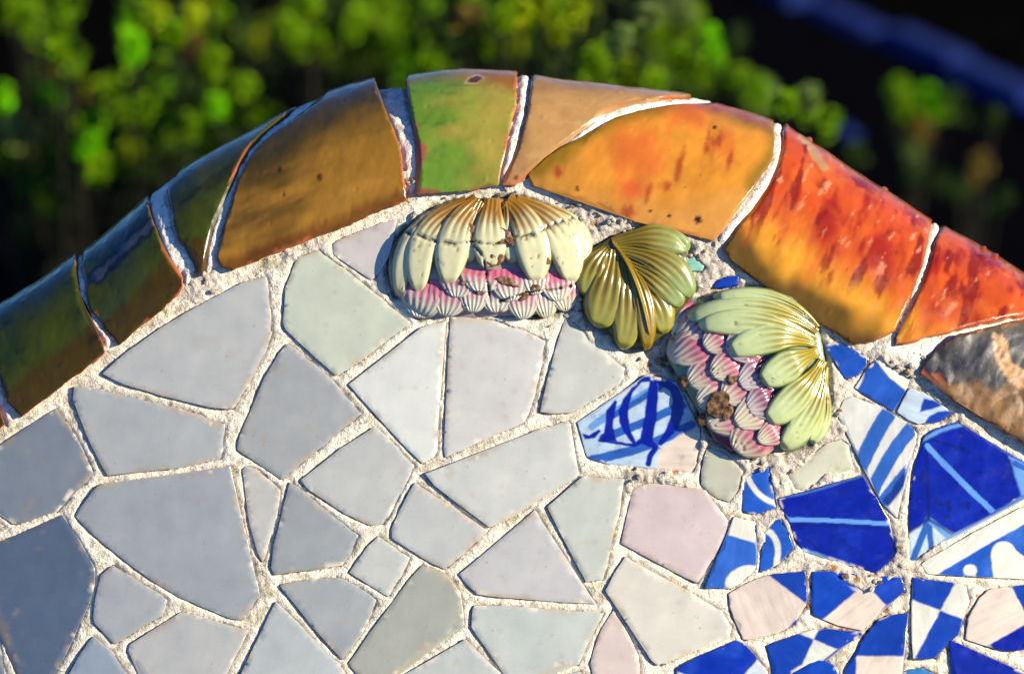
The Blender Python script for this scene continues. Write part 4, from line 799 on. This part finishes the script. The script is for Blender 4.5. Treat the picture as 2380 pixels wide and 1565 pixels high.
for (b, c, t, w, l) in (((1900,760),(1830,670),(1655,690),44,.002),((1898,772),(1800,686),(1590,738),66,.004),((1916,880),(1925,970),(1884,1030),46,.002),((1915,852),(1905,965),(1814,1040),74,.004),((1896,790),(1780,728),(1620,756),70,.0065),
                        ((1912,836),(1868,920),(1780,978),80,.006),((1898,800),(1800,760),(1692,818),78,.008),((1902,815),(1840,840),(1768,888),82,.009)):
    petal('petal', f3, d3, b, c, t, w * 1.02, l * 1.0, .0036, 5, .0009, YG, GP, A(110, 156, 70), post=post3, fend=(.4, .92), cmix=(.2, .7), gd=.55)
for k, g in enumerate(((1825,862,16,14,.3,.0165),(1828,957,9,11,.2,.012),(1812,945,7,5,0,.0115),(1664,938,24,34,.5,.0085),(1630,975,12,14,.2,.004),(1588,885,10,12,0,.004),(1700,880,10,12,.3,.010),(1672,866,7,7,0,.0085),(1830,905,16,7,-.4,.0105),(1690,960,10,18,.6,.008))):
    chip(f3, d3, *g[:5], g[5] * .75, 540 + k)

# ------------------------------------------------------------------ bushes behind the wall
def tri_tube(p0, p1, p2, r0, r1, n=6):
    t = np.linspace(0, 1, n)[:, None]; C = (1 - t) ** 2 * p0 + 2 * t * (1 - t) * p1 + t * t * p2; R = r0 + (r1 - r0) * t[:, 0]
    V = []; F = []
    for i in range(n):
        for k in range(5):
            a = k * 2 * math.pi / 5; V.append(C[i] + R[i] * np.array([math.cos(a), math.sin(a), 0]))
    for i in range(n - 1):
        for k in range(5): F.append([i * 5 + k, i * 5 + (k + 1) % 5, i * 5 + 5 + (k + 1) % 5, i * 5 + 5 + k])
    return V, F
G1 = (.135, .262, .002); G2 = (.17, .48, .002); Y1 = (.27, .36, .004); D1 = (.020, .042, .005); PG = (.16, .23, .05); BR = (.17, .12, .02)  # D1: leaf green dimmed to stand for foliage in shade
def T(k, pts):                 # sheets of the upper strip -> survey grid
    o = (0, 580.8, 1161.6, 1740.1)[k]; return [(o + .334 * p[0], .334 * p[1]) + tuple(p[2:]) for p in pts]
SPR = (T(0, [(120,100,G1),(60,60,G1),(190,130,G1),(300,270,G1),(400,340,G1),(500,420,G1),(480,50,G1),(430,140,G1),(900,190,G2),(900,270,G2),(930,350,G2),(1080,130,Y1),(1350,120,Y1),(1310,220,BR),(1730,280,Y1),(1480,450,G1),(1470,560,G1),(1140,470,G1),(1140,600,G2),(1440,680,Y1),(1510,740,G2),(1570,810,Y1),(1690,600,G1),(1800,800,G1),
      (370,660,G2),(640,650,Y1),(640,740,BR),(850,690,G1),(760,640,G1),(10,690,G2),(60,850,PG),(140,940,PG),(1000,750,G1),(930,640,G1),(620,1020,G2),(930,960,Y1),(920,1060,Y1),(1190,980,Y1),(880,1150,G1),(400,1100,G1),(270,1290,G1),(310,1350,G1),(430,1450,G1),(560,1260,G1),(160,1290,BR),(680,1180,G1),(1100,950,G1),(1290,880,G1),(580,900,G1),(780,820,G1),(1230,760,G1),
      (1500,100,G1),(1200,240,G1),(960,60,G1),(230,560,D1),(330,430,BR),(1240,540,D1),(1600,960,D1),(1000,1250,D1),(1400,960,G1),(30,1100,G1)])
     + T(1, [(400,50,G1),(430,160,G1),(440,250,G1),(480,320,Y1),(280,220,G1),(760,110,G1),(880,60,Y1),(700,260,G1),(770,400,G1),(780,500,Y1),(980,270,G1),(1090,420,G2),(1150,190,G1),(1290,250,G1),(1340,400,G1),(1240,440,G1),(1060,490,G2),(1550,60,G1),(1620,200,G1),(1760,150,G1),(1850,90,Y1),(1870,390,D1),(120,680,D1),(50,800,G1),(1460,160,BR),(1160,330,G1),(940,380,G1),(1250,100,G1),(1000,60,G1),(820,220,G1),(1780,330,D1),(720,180,G1),(1400,300,D1)])
     + T(2, [(150,100,Y1),(20,150,G1),(540,80,Y1),(620,120,Y1),(480,190,Y1),(60,60,G1),(360,60,G1),(830,290,PG),(1050,120,PG),(1290,120,PG),(1350,170,G1),(1470,290,G2),(1240,400,G1),(660,430,G1),(920,530,Y1),(760,400,G1),(1120,480,G1),(1400,480,G1),(1640,550,G1),(1810,650,PG),(1480,580,G1),(90,380,D1),(300,340,D1),(480,300,D1),(1090,230,G1),(1180,320,G1),(1300,560,G1),(980,390,PG),(600,540,G1),(1060,600,G1),(1700,640,D1),(420,420,D1)])
     + T(3, [(60,650,G1),(110,690,G1),(250,720,G1),(420,680,PG),(400,740,G1),(560,870,G1),(1050,640,G1),(1220,680,G2),(1260,740,G2),(1330,740,G1),(1140,800,G1),(1080,740,G1),(1090,900,BR),(1200,900,BR),(1130,1000,PG),(1130,1090,PG),(1150,1200,D1),(1710,820,D1),(1340,1270,D1),(1480,1340,D1),(1750,1400,D1),(1600,1170,BR),(740,1090,D1),(1450,740,D1)]))
BUSH = [  # x range, distance, label
 (-60, 95, 'mid green bush at the far left edge behind the wall'),
 (95, 225, 'bush left of the tallest bright green shoot, over the dark gap'),
 (225, 345, 'bush with the brightest lime green shoot and yellow tips below it'),
 (345, 470, 'green bush with yellowish top shoots above the dark green edge tiles'),
 (470, 660, 'loose green bush with a long yellow tipped spray above the ochre tile'),
 (660, 800, 'sparse bush with one drooping green shoot against the black gap'),
 (800, 960, 'bush directly behind the lime green edge tile joint'),
 (960, 1130, 'bright leafy bush behind the lime green edge tile'),
 (1130, 1300, 'shadowy bush rising behind the tan edge tile'),
 (1300, 1440, 'bush with the large bright yellow clump above the tan edge tile'),
 (1440, 1720, 'spreading bush with two upright pale heads behind the orange edge tile'),
 (1720, 1990, 'low row of small round green tufts behind the red edge tile'),
 (2030, 2225, 'lone small lime green bush with pale stem against the black soil'),
 (2225, 2420, 'dim scattered seedlings near the right edge behind the wall')]
def leaves_mesh(centres, parent):
    V = []; F = []; C = []
    for (p, rad, hgt, col, nl) in centres:
        ax = rng.normal(0, .18, 3) + np.array([0, 0, 1.0]); ax /= np.linalg.norm(ax)
        for k in range(nl):
            s = rng.uniform(-1, 1); r = rad * math.sqrt(max(.05, 1 - s * s)) * math.sqrt(rng.random()); an = rng.uniform(0, 2 * math.pi)
            c = p + ax * s * hgt + np.array([math.cos(an), math.sin(an), 0]) * r
            d = np.array([math.cos(an), math.sin(an), rng.uniform(-.1, 1.0)]) + rng.normal(0, .3, 3); d /= np.linalg.norm(d)
            sd = np.cross(d, rng.normal(0, 1, 3)); sd /= np.linalg.norm(sd) + 1e-9; nn = np.cross(d, sd)
            L = rng.uniform(.006, .013); w = L * rng.uniform(.28, .42); b = len(V)
            V += [c - d * L * .5, c + sd * w - nn * w * .25, c + d * L * .55, c - sd * w - nn * w * .25]; F += [[b, b + 1, b + 2], [b, b + 2, b + 3]]
            cc = np.array(col) * rng.uniform(.65, 1.35) * np.array([rng.uniform(.8, 1.25), 1, 1]); C += [cc] * 4
    return mesh_obj('foliage', V, F, M_LEAF, parent, np.array(C), False)
for bi, (xa, xb, lab) in enumerate(BUSH):
    sp = [q for q in SPR if xa <= q[0] < xb]
    if not sp: continue
    xs = np.mean([q[0] for q in sp]); lone = xa == 2030
    cents = []; hd0 = 4.62 if lone else rng.uniform(3.9, 4.4)
    for (px, py, col) in sp:
        gmax = (np.array(ground_at(px, py)) - np.array(cam.location))[1]
        hd = min(hd0 + rng.uniform(-.05, .05) if lone else hd0 + rng.uniform(-.35, .45), gmax * .985)
        p = at_dist(px, py, hd); u = S * hd / DCAM * 1.05
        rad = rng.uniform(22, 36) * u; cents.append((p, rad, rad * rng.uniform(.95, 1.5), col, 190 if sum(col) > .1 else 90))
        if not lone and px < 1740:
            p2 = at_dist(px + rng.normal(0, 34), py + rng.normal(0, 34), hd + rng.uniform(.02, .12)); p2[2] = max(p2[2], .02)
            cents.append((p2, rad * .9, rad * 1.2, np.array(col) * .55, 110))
    if not lone and xb <= 1740:                # inner shoots lower in the bush, their shade painted as dim leaf colour
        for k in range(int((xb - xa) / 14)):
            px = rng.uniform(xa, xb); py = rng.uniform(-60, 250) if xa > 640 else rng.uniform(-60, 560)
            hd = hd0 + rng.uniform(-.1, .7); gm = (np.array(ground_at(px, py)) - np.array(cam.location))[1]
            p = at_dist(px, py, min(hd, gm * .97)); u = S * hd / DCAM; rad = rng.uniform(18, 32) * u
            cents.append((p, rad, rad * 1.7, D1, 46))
    base = np.mean([c[0] for c in cents], 0); base[2] = 0; base[1] += .04
    root = thing('bush', lab, 'bush', tuple(base), 'bushes behind the wall')
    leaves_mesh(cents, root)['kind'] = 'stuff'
    TV, TF = [], []
    for k, (p, rad, hgt, col, nl) in enumerate(cents):
        b0 = base + np.array([rng.normal(0, .015), rng.normal(0, .015), 0.0]); mid = b0 * .45 + p * .55; mid[2] = p[2] * .35
        V, F = tri_tube(b0, mid, p, *((.0045, .0018) if k < 6 else (.0016, .0007)))
        if k < 6: mesh_obj('stem', V, F, M_STEM, root)
        else: o_ = len(TV); TV += V; TF += [[i + o_ for i in f] for f in F]
    if TV: mesh_obj('twigs', TV, TF, M_STEM, root)['kind'] = 'stuff'
wall['kind'] = 'thing'
